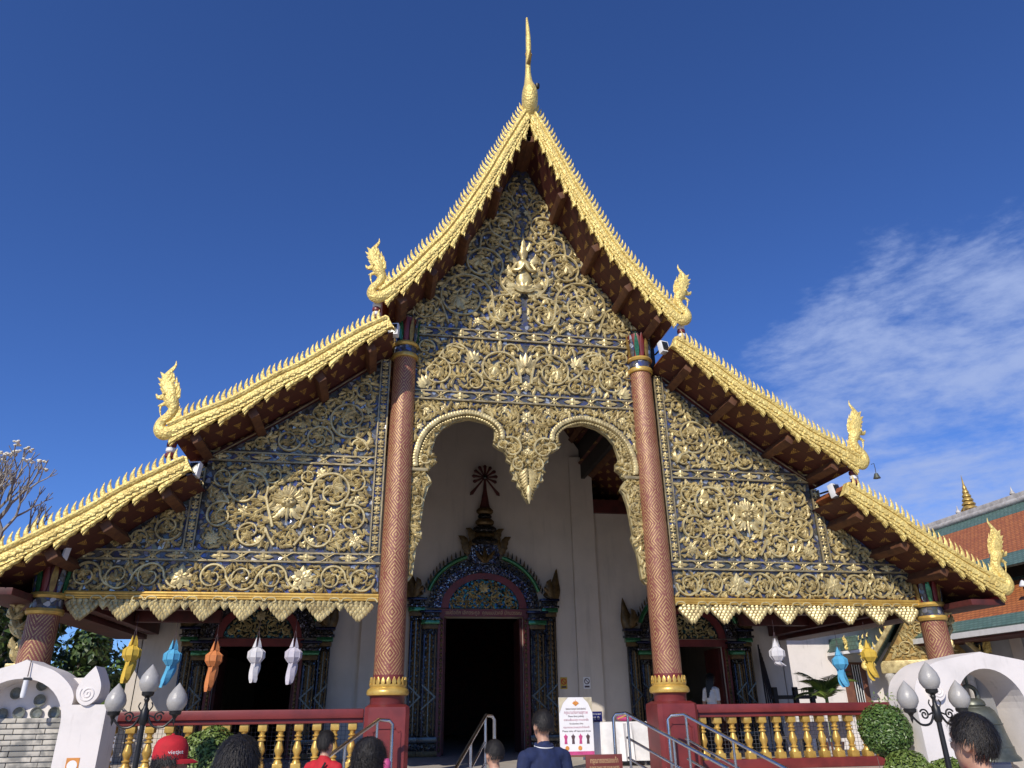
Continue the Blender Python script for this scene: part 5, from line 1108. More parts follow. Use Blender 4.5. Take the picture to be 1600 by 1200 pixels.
bush((4.66, -2.10, 1.30), 0.35, 5200, 'round clipped bush in front of the right end of the balustrade', 'leaf_mid', 1, G); bush((4.30, -2.95, 0.80), 0.30, 3800, 'lower light green bush at the foot of the round bush, left one', 'leaf_light', 2, G); bush((4.72, -3.15, 0.72), 0.29, 3800, 'lower light green bush nearest the right lamp post', 'leaf_light', 3, G)
bush((-4.40, -2.2, 1.08), 0.42, 5200, 'light green bush behind the red cap at the left balustrade', 'leaf_light', 4, G)
# a thin creeper on the white wall by the round bush
rg = random.Random(8); o = thing('wall_creeper', 'sparse reddish creeper rising behind the round bush', 'creeper', (5.0, -2.2, 0)); mb = MB()
for k in range(7):
    x = 4.5+0.1*k; q = smoothpath([(x, -2.1, 0.6), (x+rg.uniform(-.06, .06), -2.08, 1.2), (x+rg.uniform(-.12, .12), -2.12, 1.62+rg.uniform(0, .18))], 4); mb.tube(q, 0.004, 5)
mb.build('stems', 'bark', o); mb = MB(); mb.smooth = False; leaves(mb, [((4.5+rg.random()*0.75, -2.1+rg.uniform(-.04, .04), 1.3+rg.random()*0.5), (0, -1, 0.2)) for _ in range(170)], 0.04, rg); kind(mb.build('small_leaves', 'leaf_light', o, fix=False), 'stuff')
# ================================================================== palm on the terrace
o = thing('potted_palm', 'green potted palm behind the right balustrade', 'palm', (6.0, 1.5, 0.72)); MB().lathe([(0.14, 0), (0.19, 0.25), (0.2, 0.3), (0.17, 0.3)], (6.0, 1.5, 0.722), 18).build('pot', 'window_brown', o); rg = random.Random(5)
MB().tube([(6.0, 1.5, 0.95), (6.02, 1.5, 1.80)], [0.045, 0.03], 8).build('stem', 'leaf_light', o)
for k in range(13):
    a = 2*PI*k/13+rg.uniform(-.2, .2); el = rg.uniform(0.75, 1.5); L0 = rg.uniform(0.55, 0.8); pts = []; p = Vector((6.02, 1.5, 1.74)); mb = MB()
    for i in range(9): e = el-i*0.17; pts.append(p.copy()); p = p+Vector((math.cos(a)*math.cos(e), math.sin(a)*math.cos(e), math.sin(e)))*L0/8
    mb.tube(pts, [0.012-0.001*i for i in range(9)], 5); side = Vector((-math.sin(a), math.cos(a), 0))
    for i in range(2, 9):
        for s_ in (-1, 1):
            for h_ in (0, 0.5):
                b0 = pts[i-1].lerp(pts[i], h_); tg = (pts[i]-pts[i-1]).normalized(); ln = 0.26*math.sin(PI*(i+h_)/10.5)+0.06; e = b0+(tg*0.75+side*s_*0.8+Vector((0, 0, -0.25))).normalized()*ln; w = tg*0.019; mb.add([b0-w, b0+w, e+Vector((0, 0, 0.0)), (b0+e)/2-w*1.3], [(0, 1, 2, 3)])
    mb.build('frond', 'leaf_light' if k % 3 else 'leaf_mid', o, smooth=False, fix=False)

# ================================================================== trees
def leafy_tree(name, label, base, h, cz, rad, n, size, m_, seed, group):
    rg = random.Random(seed); o = thing(name, label, 'tree', base, 0, group); b = Vector(base); mb = MB()
    tp = b+Vector((rg.uniform(-.2, .2), 0, h)); mb.tube(smoothpath([b, b+Vector((0.1, 0.05, h*0.5)), tp], 4), [0.16-0.008*i for i in range(9)], 8); clumps = []
    for k in range(14):
        a = rg.uniform(0, 2*PI); d = Vector((math.cos(a)*rad[0]*rg.uniform(.2, .85), math.sin(a)*rad[1]*rg.uniform(.2, .85), rg.uniform(-.8, .85)*rad[2])); c = Vector((b.x, b.y, cz))+d; clumps.append(c)
        mb.tube(smoothpath([tp-Vector((0, 0, h*0.2*rg.random())), (tp+c)/2+Vector((0, 0, -0.1)), c], 4), [0.06-0.0055*i for i in range(9)], 6)
    mb.build('trunk', 'bark', o); pts = []
    for c in clumps:
        r_ = rg.uniform(0.5, 0.85)*min(rad)*0.75
        for _ in range(n//14): d = Vector((rg.gauss(0, 1), rg.gauss(0, 1), rg.gauss(0, 0.8))); d = d.normalized()*r_*rg.random()**0.45; pts.append((c+d, d.normalized()))
    mb = MB(); mb.smooth = False; leaves(mb, pts, size, rg, 0.4); mb.build('crown', m_, o, fix=False)
G = 'leafy trees beyond the left side of the hall'
leafy_tree('garden_tree', 'dark leafy tree seen under the left eave behind the corner column', (-10.4, 9.0, 0), 1.6, 2.5, (1.5, 1.2, 1.4), 4200, 0.20, 'leaf_dark', 21, G); leafy_tree('garden_tree', 'mid green large-leaved tree left of the corner column', (-12.4, 7.5, 0), 1.8, 3.0, (1.5, 1.2, 1.5), 3600, 0.24, 'leaf_mid', 22, G); leafy_tree('garden_tree', 'dark bush at the foot of the trees beside the niche wall', (-8.9, 5.0, 0), 0.9, 1.6, (0.9, 0.9, 1.0), 2600, 0.17, 'leaf_dark', 23, G)
leafy_tree('garden_tree', 'broad mid green tree seen between the yellow lantern and the corner column', (-10.2, 12.5, 0), 1.6, 2.7, (2.2, 1.4, 1.9), 6500, 0.20, 'leaf_mid', 25, G)
leafy_tree('garden_tree', 'tall dark tree at the far left edge below the roof', (-13.5, 12.0, 0), 2.5, 3.6, (2.2, 1.6, 2.0), 6000, 0.24, 'leaf_dark', 24, G)
# bare frangipani with white blossom, standing beyond the left roof
o = thing('frangipani_tree', 'bare branched frangipani tree with white blossom beyond the left roof', 'tree', (-12.2, 6.6, 0)); rg = random.Random(77); mb = MB(); tips = []
def branch(p, d, ln, r, lv):
    q = [p]; dd = d.copy()
    for i in range(3): dd = (dd+Vector((0, 0, 0.14))+Vector((rg.uniform(-.12, .12), rg.uniform(-.12, .12), 0))).normalized(); q.append(q[-1]+dd*ln/3)
    mb.tube(q, [r, r*0.92, r*0.85, r*0.78], 6 if lv < 4 else 5)
    if lv == 7: tips.append((q[-1], dd)); return
    k = 3 if lv in (1, 4, 6) else 2; a0 = rg.uniform(0, 2*PI); t = dd.orthogonal().normalized(); b = dd.cross(t)
    for i in range(k):
        a = a0+2*PI*i/k; sp = rg.uniform(0.45, 0.75) if lv < 5 else rg.uniform(0.3, 0.55); nd = (dd+(t*math.cos(a)+b*math.sin(a))*sp).normalized(); branch(q[-1], nd, ln*rg.uniform(0.70, 0.92), r*0.68, lv+1)
mb.tube(smoothpath([(-12.2, 6.6, 0), (-12.1, 6.6, 2.4), (-11.85, 6.4, 4.6)], 5), [0.2-0.006*i for i in range(11)], 10)
branch(Vector((-11.85, 6.4, 4.6)), Vector((0.25, -0.1, 1)).normalized(), 0.72, 0.115, 1); branch(Vector((-11.95, 6.45, 4.2)), Vector((-0.6, 0, 0.8)).normalized(), 0.75, 0.10, 2); branch(Vector((-11.85, 6.4, 4.6)), Vector((0.75, 0, 0.65)).normalized(), 0.66, 0.085, 2)
mb.build('trunk', 'bark_grey', o)
tips.sort(key=lambda t: -t[0].z-0.5*t[0].x*0.3); fl = MB(); fl.smooth = False
for k in range(9):
    c = (rg.uniform(-.05, .05), rg.uniform(-.05, .05), rg.uniform(0.0, .035)); fl.ell(c, (0.022, 0.022, 0.013), 7, 5)
FL = fl.mesh('blossom', 'petal_white', fix=False)
for k, (p, d) in enumerate(tips[:60:6]): put('blossom', FL, o, p, (rg.uniform(-.3, .3), rg.uniform(-.3, .3), rg.uniform(0, 6)), (1.9,)*3)

# ================================================================== buildings on the right
def roof_mat(name, c1, c2, m_):
    x = NT(name, 0.5); b = x.n('ShaderNodeTexBrick'); x.l(x._o.outputs['UV'] if hasattr(x, '_o') else x.n('ShaderNodeTexCoord').outputs['UV'], b.inputs['Vector'])
    b.inputs['Scale'].default_value = 1; b.inputs['Brick Width'].default_value = 0.16; b.inputs['Row Height'].default_value = 0.11; b.inputs['Mortar Size'].default_value = 0.012; b.inputs['Mortar Smooth'].default_value = 0.6
    b.inputs['Color1'].default_value = c1+(1,); b.inputs['Color2'].default_value = c2+(1,); b.inputs['Mortar'].default_value = m_+(1,); x.base(x.mix(x.math('MULTIPLY', x.noise(4, 6, 0.6, x.world()), 0.55), b.outputs[0], tuple(v*0.55 for v in c1))); x.bump(x.math('SUBTRACT', 1.0, b.outputs['Fac']), 0.5, 0.02)
roof_mat('tile_orange', (0.62, 0.22, 0.065), (0.45, 0.14, 0.045), (0.10, 0.03, 0.015)); roof_mat('tile_green', (0.16, 0.26, 0.22), (0.10, 0.19, 0.15), (0.05, 0.08, 0.07))
H2 = thing('side_hall', 'hall with orange tiled roof edged in green on the right', 'building', (16, 10, 0))
def slope(x0, z0, x1, z1, y0, y1, m_, nm, par, off=0.0):
    dx, dz = x1-x0, z1-z0; q = math.hypot(dx, dz); nx, nz = -dz/q, dx/q; P = [(x0+nx*off, z0+nz*off), (x1+nx*off, z1+nz*off)]
    vs = [(P[0][0], y0, P[0][1]), (P[0][0], y1, P[0][1]), (P[1][0], y1, P[1][1]), (P[1][0], y0, P[1][1])]; vs += [(a-nx*0.06, b, c-nz*0.06) for a, b, c in vs]
    mb = MB(); mb.add(vs, [(0, 1, 2, 3), (7, 6, 5, 4), (0, 4, 5, 1), (1, 5, 6, 2), (2, 6, 7, 3), (3, 7, 4, 0)]); me = mb.mesh(nm, m_, False); ul = me.uv_layers.new(name='UVMap')
    for lp in me.loops: v = me.vertices[lp.vertex_index].co; ul.data[lp.index].uv = (v.y, math.hypot(v.x-x0, v.z-z0))
    return link(nm, me, par)
for sg in (1, -1):
    X = lambda v: 17.0+sg*(v-17.0)
    for a in ((14.55, 5.46, 16.45, 6.97, 'tile_orange'), (14.0, 5.03, 14.55, 5.46, 'tile_green'), (16.45, 6.97, 17.0, 7.40, 'tile_green'), (13.25, 3.74, 14.55, 4.72, 'tile_orange'), (12.85, 3.44, 13.25, 3.74, 'tile_green'), (14.55, 4.72, 14.85, 4.95, 'tile_green')):
        slope(X(a[0]), a[1], X(a[2]), a[3], -3, 30, a[4], 'roof_slope', H2)
    MB().box(min(X(14.7), X(14.82)), max(X(14.7), X(14.82)), -3, 30, 4.6, 5.2).build('tier_wall', 'black_wood', H2, smooth=False)
    MB().box(min(X(12.80), X(12.90)), max(X(12.80), X(12.90)), -3, 30, 3.26, 3.40).build('fascia', 'white_paint', H2, smooth=False)
    MB().box(min(X(12.9), X(13.9)), max(X(12.9), X(13.9)), -3, 30, 3.20, 3.25).build('eave_soffit', 'maroon_dark', H2, smooth=False)
    MB().box(min(X(13.9), X(14.2)), max(X(13.9), X(14.2)), -2.6, 29.6, 0, 3.85).build('wall', 'grey_wall', H2, smooth=False)
mb = MB(); mb.tube([(17.0, -3, 7.46), (17.0, 30, 7.46)], 0.11, 10); mb.bevbox(16.93, 17.07, -3, 30, 7.48, 7.68, 0.02); mb.build('ridge', 'roof_white', H2)
for k in range(14): MB().lathe([(0.05, 0), (0.09, 0.05), (0.03, 0.16), (0.002, 0.3)], (17.0, -2.5+2.4*k, 7.66), 10).build('ridge_bud', 'roof_white', H2)
MB().box(13.9, 20.1, 29.4, 29.6, 0, 5.2).build('wall', 'grey_wall', H2, smooth=False)
for k in range(5): y = 1.0+4.0*k; MB().bevbox(13.84, 13.90, y, y+0.35, 0.3, 3.2, 0.01).build('pilaster', 'wall_cream', H2)
o = thing('security_light', 'small grey lamp fixed on the orange roof of the side hall', 'lamp', (13.9, 3.5, 4.35)); MB().lathe([(0.02, 0.16), (0.05, 0.12), (0.10, 0.02), (0.09, 0.0)], (13.55, 4.1, 4.35), 12).build('shade', 'white_paint', o); MB().tube([(13.55, 4.1, 4.45), (13.55, 4.1, 4.0)], 0.02, 6).build('arm', 'lamp_black', o)
# white house wall with the barred window
H3 = thing('white_annex', 'white annex wall with a brown barred window behind the palm', 'building', (10.7, 9, 0))
MB().box(8.5, 12.88, 9.0, 14, 0, 3.95).build('wall', 'white_lime', H3, smooth=False); slope(8.4, 4.35, 8.45, 4.4, 8.0, 14, 'tile_green', 'eave_edge', H3)
MB().box(8.3, 12.95, 8.25, 14, 3.951, 4.03).build('eave_slab', 'grey_wall', H3, smooth=False)
wn = MB().box(11.22, 11.95, 8.94, 9.02, 1.40, 2.85).build('window', 'window_brown', H3, smooth=False); MB().box(11.47, 11.75, 8.925, 8.945, 1.5, 2.78).build('pane', 'silver_glass', wn, smooth=False)
for k in range(4): MB().tube([(11.50+0.075*k, 8.915, 1.5), (11.50+0.075*k, 8.915, 2.78)], 0.012, 6).build('bar', 'white_paint', wn)
# ornate little porch
H4 = thing('ornate_porch', 'small gilded porch with carved gable beside the corner column', 'porch', (13.0, 7.6, 0))
MB().prism([(11.85, 2.85), (14.15, 2.85), (13.0, 4.45)], 7.6, 7.72).build('gable', 'gold_dark', H4, smooth=False)
CP = Carving(bpy.data.objects['gable'], 7.6, [(11.95, 2.88), (14.05, 2.88), (13.0, 4.35)])
for a in ((12.55, 3.15, 0.22, 0, 420, 0.03), (13.45, 3.15, 0.22, 180, -420, 0.03), (13.0, 3.65, 0.22, 270, 420, 0.03)): CP.scroll(*a)
CP.fill(0.16, 1200, 0.6)
for sg in (-1, 1):
    slope(13.0+sg*1.5, 2.70, 13.0, 4.75, 7.0, 11, 'tile_green', 'roof_slope', H4)
    bd_ = MB(); bd_.tube([(13.0+sg*1.5, 6.98, 2.72), (13.0+sg*0.75, 6.98, 3.72), (13.0, 6.98, 4.8)], 0.07, 8); bd_ = bd_.build('bargeboard', 'gold_relief', H4)
    for k in range(12): t = k/11; put('fin', FIN, bd_, (13.0+sg*(1.45-1.4*t), 6.98, 2.80+2.0*t), (0, sg*0.7, 0), (-sg*0.7, 0.7, 0.7))
    put('naga_finial', NAG, H4, (13.0+sg*1.6, 6.98, 2.62), (0, 0, 0), (sg*0.7, 0.7, 0.7))
    MB().lathe([(0.16, 0), (0.16, 0.3), (0.12, 0.4), (0.11, 2.3), (0.16, 2.4), (0.16, 2.5)], (13.0+sg*1.0, 7.66, 0), 14).build('column', 'roof_white', H4)
MB().bevbox(11.8, 14.2, 7.5, 7.72, 2.50, 2.84, 0.02).build('lintel', 'gold_relief', H4)
MB().box(12.0, 14.0, 9.4, 9.6, 0, 2.6).build('wall', 'grey_wall', H4, smooth=False)
H4.rotation_euler = (0, 0, R(-38))
H5 = thing('hood_roof', 'short green tiled hood roof with a small gold naga left of the porch', 'roof', (11.2, 8.4, 3.2)); slope(10.9, 3.12, 10.95, 3.5, 7.6, 9.0, 'tile_green', 'roof_slope', H5); MB().prism([(10.75, 3.12), (11.75, 3.22), (11.75, 3.52), (10.95, 3.34)], 8.1, 8.9).build('roof_body', 'tile_green', H5, smooth=False); MB().prism([(10.75, 3.02), (11.75, 3.12), (11.75, 3.2), (10.75, 3.1)], 8.05, 8.9).build('eave_board', 'white_paint', H5, smooth=False); put('naga_finial', NAG, H5, (10.85, 8.05, 3.15), (0, 0, 0), (-0.35, 0.35, 0.35))
for k in range(5): put('fin', FIN, H5, (11.0+0.15*k, 8.05, 3.32+0.045*k), (0, 0, 0), (0.5, 0.5, 0.5))
# far stupa whose gilt parasol shows above the ridge
o = thing('stupa', 'far stupa with a tiered golden parasol spire above the orange roof', 'stupa', (45.1, 40, 0))
MB().lathe([(5, 0), (5, 3), (4, 3.2), (4, 6), (2.8, 6.4), (2.2, 9.5), (1.2, 10.5), (0.7, 10.8), (0.25, 13.0), (0.08, 15.2), (0.05, 16.6)], (45.1, 40, 0), 28).build('body', 'white_lime', o)
for k in range(6): r_ = 0.62-0.09*k; z = 16.5+0.34*k; mb = MB(); mb.lathe([(r_, 0), (r_*0.95, 0.10), (r_*0.55, 0.33), (r_*0.4, 0.36)], (45.1, 40, z), 16); mb.build('parasol_tier', 'far_gold', o)
mb = MB()
for k in range(10): a = 2*PI*k/10; mb.lathe([(0.02, 0), (0.07, -0.05), (0.09, -0.2)], (45.1+0.62*math.cos(a), 40+0.62*math.sin(a), 16.5), 6)
mb.build('parasol_bells', 'gold_dark', o); MB().tube([(45.1, 40, 18.4), (45.1, 40, 19.4)], [0.10, 0.01], 8).build('spire_tip', 'far_gold', o)

# ================================================================== people
def capsule(mb, a, b, r0, r1, n=12):
    a, b = Vector(a), Vector(b); d = b-a; L0 = d.length; pts = []; rad = []; u = d.normalized() if L0 > 1e-6 else Vector((0, 0, 1))
    for i in range(5): t = R(-90+22.5*i); pts.append(a+u*r0*math.sin(t)); rad.append(max(1e-4, r0*math.cos(t)))
    for i in range(1, 5): t = R(22.5*i); pts.append(b+u*r1*math.sin(t)); rad.append(max(1e-4, r1*math.cos(t)))
    mb.tube(pts, rad, n)
def person(label, loc, yaw_, H, shirt, pants, skin, hair, sleeve='short', arms='down', seed=1, head_pitch=0.0):
    k = H/1.72; rg = random.Random(seed); o = thing('person', label, 'person', loc, yaw_, 'visitors at the temple'); prim = []
    def C(a, b, r0, r1, lb): prim.append(('c', Vector(a)*k, Vector(b)*k, r0*k, r1*k, lb))
    def E_(c, r, lb): prim.append(('e', Vector(c)*k, Vector(r)*k, 0, 0, lb))
    E_((0, 0, 1.24), (0.165, 0.115, 0.24), 1); E_((0, 0.005, 1.02), (0.15, 0.115, 0.20), 1); E_((0, -0.005, 0.90), (0.16, 0.12, 0.13), 2); C((-0.13, -0.005, 1.375), (0.13, -0.005, 1.375), 0.068, 0.068, 1); C((0, -0.01, 1.40), (0, 0.0, 1.46), 0.075, 0.055, 1)
    C((0, 0.0, 1.42), (0, 0.012, 1.53), 0.056, 0.052, 0)
    hc = (0, 0.02, 1.60); E_((0, 0.01, 1.625), (0.076, 0.095, 0.098), 0); E_((0, 0.045, 1.565), (0.058, 0.062, 0.085), 0); E_((0, 0.105, 1.59), (0.014, 0.022, 0.026), 0); E_((0, 0.095, 1.545), (0.026, 0.016, 0.012), 0); E_((0, 0.085, 1.505), (0.022, 0.02, 0.016), 0); E_((0, 0.092, 1.638), (0.05, 0.014, 0.012), 0)
    for s_ in (-1, 1):
        E_((s_*0.079, 0.005, 1.59), (0.010, 0.022, 0.034), 0)
        sh = Vector((s_*0.185, -0.005, 1.36)); el = Vector((s_*0.235, -0.03, 1.09)) if arms == 'down' else Vector((s_*0.245, -0.02, 1.10)); wr = Vector((s_*0.235, 0.05, 0.85)) if arms == 'down' else Vector((s_*0.14, 0.20, 1.08))
        mid = sh.lerp(el, 0.72 if sleeve == 'short' else 1.0); C(sh, mid, 0.062, 0.056 if sleeve == 'short' else 0.047, 1); C(mid, el, 0.045, 0.040, 0 if sleeve == 'short' else 1); C(el, wr, 0.040, 0.027, 0)
        d = (wr-el).normalized(); pm = wr+d*0.07; C(wr+d*0.01, pm, 0.026, 0.030, 0); side = Vector((-s_*0.2, 1, 0)).normalized()
        if abs(side.dot(d)) > 0.8: side = Vector((0, 0, 1))
        side = (side-d*side.dot(d)).normalized()
        for j, ln in enumerate((0.072, 0.082, 0.077, 0.06)):
            b0 = pm+side*(0.024-0.016*j)+d*0.012; nb = side.cross(d)*(-s_); m1 = b0+d*ln*0.55; C(b0, m1, 0.0095, 0.009, 0); C(m1, m1+(d*0.8+nb*0.6).normalized()*ln*0.5, 0.009, 0.008, 0)
        tb = wr+d*0.03+side*0.026; C(tb, tb+(d+side*0.8).normalized()*0.045, 0.012, 0.010, 0); C(tb+(d+side*0.8).normalized()*0.045, tb+(d+side*0.8).normalized()*0.045+d*0.028, 0.010, 0.008, 0)
        C((s_*0.085, 0, 0.88), (s_*0.10, 0.01, 0.50), 0.092, 0.062, 2); C((s_*0.10, 0.01, 0.50), (s_*0.105, -0.01, 0.10), 0.060, 0.045, 2); C((s_*0.105, -0.02, 0.045), (s_*0.115, 0.12, 0.035), 0.044, 0.036, 3)
    mb = MB()
    for t, a, b, r0, r1, lb in prim:
        if t == 'c': capsule(mb, a, b, r0, r1)
        else: mb.ell(tuple(a), tuple(b), 16, 12)
    me = bpy.data.meshes.new('body_src'); me.from_pydata(mb.v, [], mb.f); t_ = bpy.data.objects.new('body_tmp', me); COL.objects.link(t_)
    md = t_.modifiers.new('r', 'REMESH'); md.mode = 'VOXEL'; md.voxel_size = 0.0095*k; sm = t_.modifiers.new('s', 'SMOOTH'); sm.iterations = 3; sm.factor = 0.5
    me2 = bpy.data.meshes.new_from_object(t_.evaluated_get(bpy.context.evaluated_depsgraph_get())); bpy.data.objects.remove(t_); me2.name = 'body'; me2.materials.clear()
    for m_ in (skin, shirt, pants, 'black_cloth'): me2.materials.append(MATS[m_])
    idx = []
    for p in me2.polygons:
        c = p.center; best = 9; bl = 0
        for t, a, b, r0, r1, lb in prim:
            if t == 'c':
                d = b-a; q = max(0, min(1, (c-a).dot(d)/max(1e-9, d.length_squared))); ds = (c-a-d*q).length-(r0+(r1-r0)*q)
            else: v = c-a; e = Vector((v.x/b.x, v.y/b.y, v.z/b.z)); ds = (e.length-1)*min(b)
            if ds < best-1e-5: best = ds; bl = lb
        idx.append(bl)
    me2.polygons.foreach_set('material_index', idx); me2.polygons.foreach_set('use_smooth', [True]*len(idx))
    bo = link('body', me2, o, loc=(0, 0, 0))
    # hair: a cap of the photo's length plus combed locks
    hb = MB(); cen = Vector((0, 0.008, 1.625))*k; rx, ry, rz = 0.087*k, 0.106*k, 0.109*k; nu, nv = 28, 18; ok = {}; vs = []; fs = []
    drop = {'short': -0.45, 'crop': -0.30, 'bob': -0.95, 'curly': -0.80, 'long': -0.95}[hair]
    def isf(d):
        if hair in ('short', 'crop') and abs(d.x) > 0.78 and d.z < -0.05 and -0.42 < d.y: return False
        return (d.z > drop and d.y < 0.45) or d.z > 0.42+0.25*max(0, d.y) or (d.y < 0.1 and abs(d.x) < 0.75 and d.z > drop-0.2)
    for i in range(nv+1):
        for j in range(nu):
            th = PI*i/nv; ph = 2*PI*j/nu; d = Vector((math.sin(th)*math.cos(ph), math.sin(th)*math.sin(ph), math.cos(th))); f_ = 1.0+0.02*math.sin(9*ph+5*th)+(0.10 if hair == 'curly' else 0.0); vs.append(cen+Vector((d.x*rx*f_, d.y*ry*f_, d.z*rz*f_))); ok[(i, j)] = isf(d)
    for i in range(nv):
        for j in range(nu):
            j2 = (j+1) % nu
            if ok[(i, j)] and ok[(i+1, j)] and ok[(i, j2)] and ok[(i+1, j2)]: fs.append((i*nu+j, (i+1)*nu+j, (i+1)*nu+j2, i*nu+j2))
    hb.add(vs, fs); crown = Vector((0.01, -0.03, 1.74))*k; ns = {'short': 5200, 'crop': 5200, 'bob': 4500, 'curly': 5200, 'long': 3000}[hair]
    for _ in range(ns):
        d = Vector((rg.gauss(0, 1), rg.gauss(0, 1), rg.gauss(0, 1))).normalized()
        if not isf(d): continue
        p = cen+Vector((d.x*rx, d.y*ry, d.z*rz)); out_ = d; flow = (p-crown); flow = flow-out_*flow.dot(out_); flow = flow.normalized() if flow.length > 1e-5 else Vector((0, -1, 0)); flow = (flow+Vector((rg.uniform(-.35, .35), rg.uniform(-.35, .35), -0.25))).normalized()
        ln = {'short': 0.040, 'crop': 0.022, 'bob': 0.07, 'curly': 0.05, 'long': 0.07}[hair]*k*rg.uniform(0.6, 1.3); w = flow.cross(out_).normalized()*0.0017*k; lift = rg.uniform(0.1, 0.9); q = []
        for i in range(4):
            t = i/3; pp = p+flow*ln*t+out_*(0.003*k+lift*ln*(t-t*t*0.9)*0.6)
            if hair == 'curly': pp += out_*0.012*k*math.sin(t*5+_)+w.normalized()*0.010*k*math.cos(t*6+_)
            ww = w*(1-0.7*t); q += [pp-ww, pp+ww]
        hb.add(q, [(0, 1, 3, 2), (2, 3, 5, 4), (4, 5, 7, 6)])
    if hair in ('bob', 'long'):
        z_end = 1.42 if hair == 'bob' else 1.22
        for _ in range(260):
            a = R(rg.uniform(180, 360)) if hair == 'long' else R(rg.uniform(165, 375)); p0 = Vector((math.cos(a)*0.084, math.sin(a)*0.10+0.01, 1.60))*k; p1 = Vector((math.cos(a)*0.095+rg.uniform(-.01, .01), math.sin(a)*0.10-0.005, (1.60+z_end)/2))*k; p2 = Vector((math.cos(a)*0.09+rg.uniform(-.02, .02), math.sin(a)*0.095-0.02, z_end+rg.uniform(-.03, .03)))*k; hb.tube([p0, p1, p2], [0.010*k, 0.009*k, 0.002], 4)
    link('hair', hb.mesh('hair', 'hair_black', True, False), o, loc=(0, 0, 0))
    for s_ in (-1, 1):
        e = MB().ell(tuple(Vector((s_*0.032, 0.098, 1.612))*k), (0.012*k, 0.009*k, 0.008*k), 10, 6); link('eye', e.mesh('eye', 'eye_white'), o, loc=(0, 0, 0))
    return o, k
def ring_at(o, k, z, r, th, m_, nm, sy=0.85, y=0.0, tilt=0.0):
    pts = [(math.cos(2*PI*i/28)*r*k, (math.sin(2*PI*i/28)*r*sy+y)*k, (z+tilt*math.sin(2*PI*i/28))*k) for i in range(29)]; link(nm, MB().tube(pts, th*k, 8).mesh(nm, m_), o, loc=(0, 0, 0))
p, k = person('person in a red cap at the left looking to the right', (-3.62, -7.64, 0), R(-80), 1.455, 'grey_cloth', 'black_cloth', 'skin_tan', 'short', seed=2)
mb = MB(); n = 24; prof = [(0.099, -0.03), (0.100, 0.01), (0.096, 0.05), (0.080, 0.088), (0.05, 0.110), (0.01, 0.118)]; mb.lathe([(a*k, b*k) for a, b in prof], tuple(Vector((0, 0.006, 1.665))*k), n, 0.92, 1.12); cap = link('cap', mb.mesh('cap', 'red_cloth'), p, loc=(0, 0, 0))
vs = []; fs = []
for i in range(13):
    a = R(20+140*i/12); 
    for r_, z_ in ((1.0, -0.028), (1.35, -0.034), (1.62-0.25*abs(math.cos(a)), -0.05)): vs += [tuple(Vector((math.cos(a)*0.091*(1+(r_-1)*0.25), math.sin(a)*0.112*r_+0.006, 1.665+z_))*k), tuple(Vector((math.cos(a)*0.091*(1+(r_-1)*0.25), math.sin(a)*0.112*r_+0.006, 1.659+z_))*k)]
for i in range(12):
    b = 6*i; fs += [(b, b+2, b+8, b+6), (b+2, b+4, b+10, b+8), (b+1, b+7, b+9, b+3), (b+3, b+9, b+11, b+5), (b+4, b+5, b+11, b+10)]
link('brim', MB().add(vs, fs).mesh('brim', 'red_cloth'), cap, loc=(0, 0, 0)); link('button', MB().ell(tuple(Vector((0, 0.006, 1.785))*k), (0.01, 0.01, 0.006), 8, 6).mesh('button', 'red_cloth'), cap, loc=(0, 0, 0))
t_ = text('vietjet', 0.034, 'cap_lettering', 'text_white', cap, (0, 0, 0), (0, 0, 0), ext=0.001)      # lettering bent round the crown of the cap
me = t_.data
for v in me.vertices:
    a = R(20)+v.co.x/0.093*1.0; zz = v.co.y+0.012; rr_ = 0.1005-max(0, zz)*0.12+v.co.z*1.0; v.co = Vector((math.cos(-a)*rr_*0.925*-1*-1, math.sin(-a)*rr_*1.125*-1+0.006/k, 1.668+zz))*k
t_.matrix_parent_inverse = Matrix.Identity(4); me.update()
person('person with thick black hair seen from behind, left of the curly head', (-2.98, -9.36, 0), R(8), 1.525, 'black_cloth', 'blue_cloth', 'skin', 'short', seed=3)
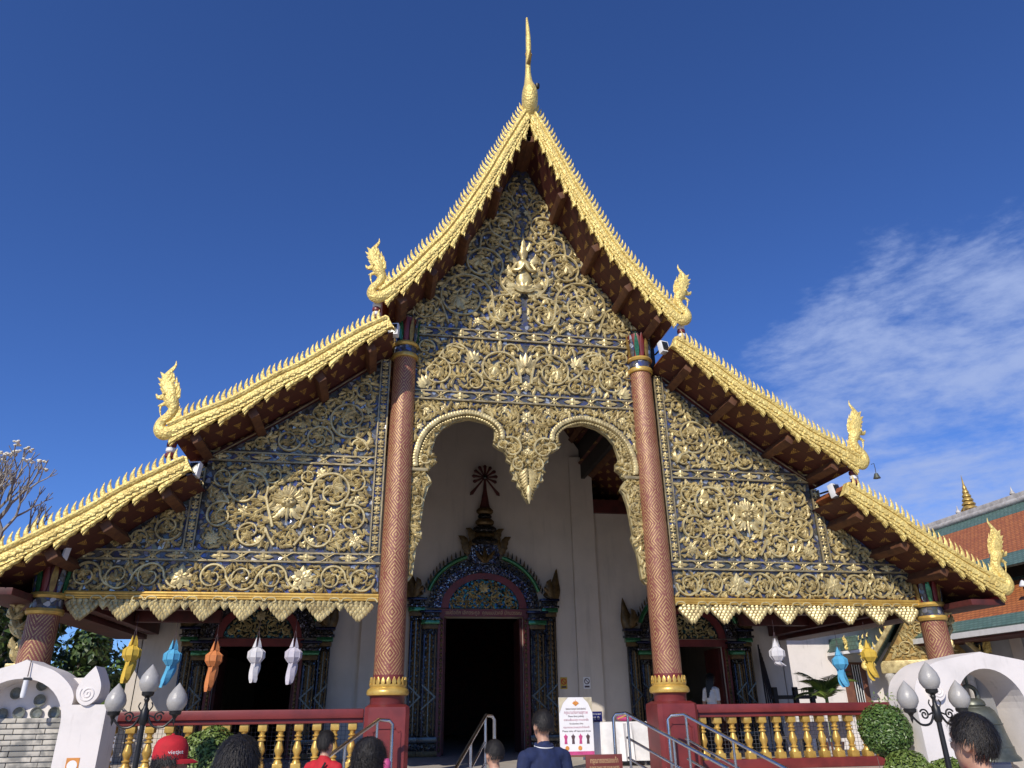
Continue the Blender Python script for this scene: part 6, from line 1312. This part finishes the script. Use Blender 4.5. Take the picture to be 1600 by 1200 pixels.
p, k = person('person in a red shirt with a thin dark strap near the left rail', (-2.92, -4.75, 0), R(-35), 1.46, 'red_cloth', 'black_cloth', 'skin', 'short', seed=4); link('strap', MB().tube([(0.10*k, -0.10*k, 1.42*k), (0.0, -0.128*k, 1.25*k), (-0.14*k, -0.10*k, 1.0*k)], 0.010, 6).mesh('strap', 'black_cloth'), p, loc=(0, 0, 0))
p, k = person('person with curly black hair and a red hair tie', (-2.50, -8.53, 0), R(-12), 1.48, 'black_cloth', 'blue_cloth', 'skin', 'curly', seed=5); link('hair_tie', MB().lathe([(0.012, -0.03), (0.022, -0.015), (0.022, 0.015), (0.012, 0.03)], tuple(Vector((0.105, -0.02, 1.60))*k), 10).mesh('hair_tie', 'pink'), p, loc=(0, 0, 0))
person('person with cropped hair standing before the dark doorway', (-1.54, -6.21, 0), R(20), 1.40, 'white_cloth', 'grey_cloth', 'skin', 'crop', seed=6)
p, k = person('person in a navy polo shirt with white trim beside the poster', (-1.14, -6.18, 0), R(15), 1.61, 'navy_cloth', 'black_cloth', 'skin', 'crop', arms='bent', seed=7)
ring_at(p, k, 1.455, 0.072, 0.014, 'navy_cloth', 'collar', 0.9, 0.0, 0.012); ring_at(p, k, 1.445, 0.080, 0.006, 'white_cloth', 'collar_trim', 0.9, 0.0, 0.012)
p, k = person('person with black hair, red collar and black rucksack straps at right', (0.04, -9.48, 0), R(22), 1.565, 'red_cloth', 'black_cloth', 'skin', 'short', seed=8); ring_at(p, k, 1.462, 0.074, 0.020, 'red_cloth', 'collar', 0.9, 0.0, 0.012)
for s_ in (-1, 1): link('rucksack_strap', MB().tube(smoothpath([(s_*0.10*k, 0.10*k, 1.30*k), (s_*0.115*k, 0.02*k, 1.452*k), (s_*0.105*k, -0.09*k, 1.38*k), (s_*0.09*k, -0.15*k, 1.25*k)], 5), 0.024, 8, (1.2, 0.5)).mesh('rucksack_strap', 'black_cloth'), p, loc=(0, 0, 0))
link('rucksack', MB().bevbox(-0.15*k, 0.15*k, -0.27*k, -0.115*k, 0.95*k, 1.36*k, 0.04).mesh('rucksack', 'black_cloth'), p, loc=(0, 0, 0))
person('person in a white top with long dark hair by the right side door', (4.62, 3.6, 0.72), R(-70), 1.60, 'white_cloth', 'black_cloth', 'skin', 'long', seed=9)
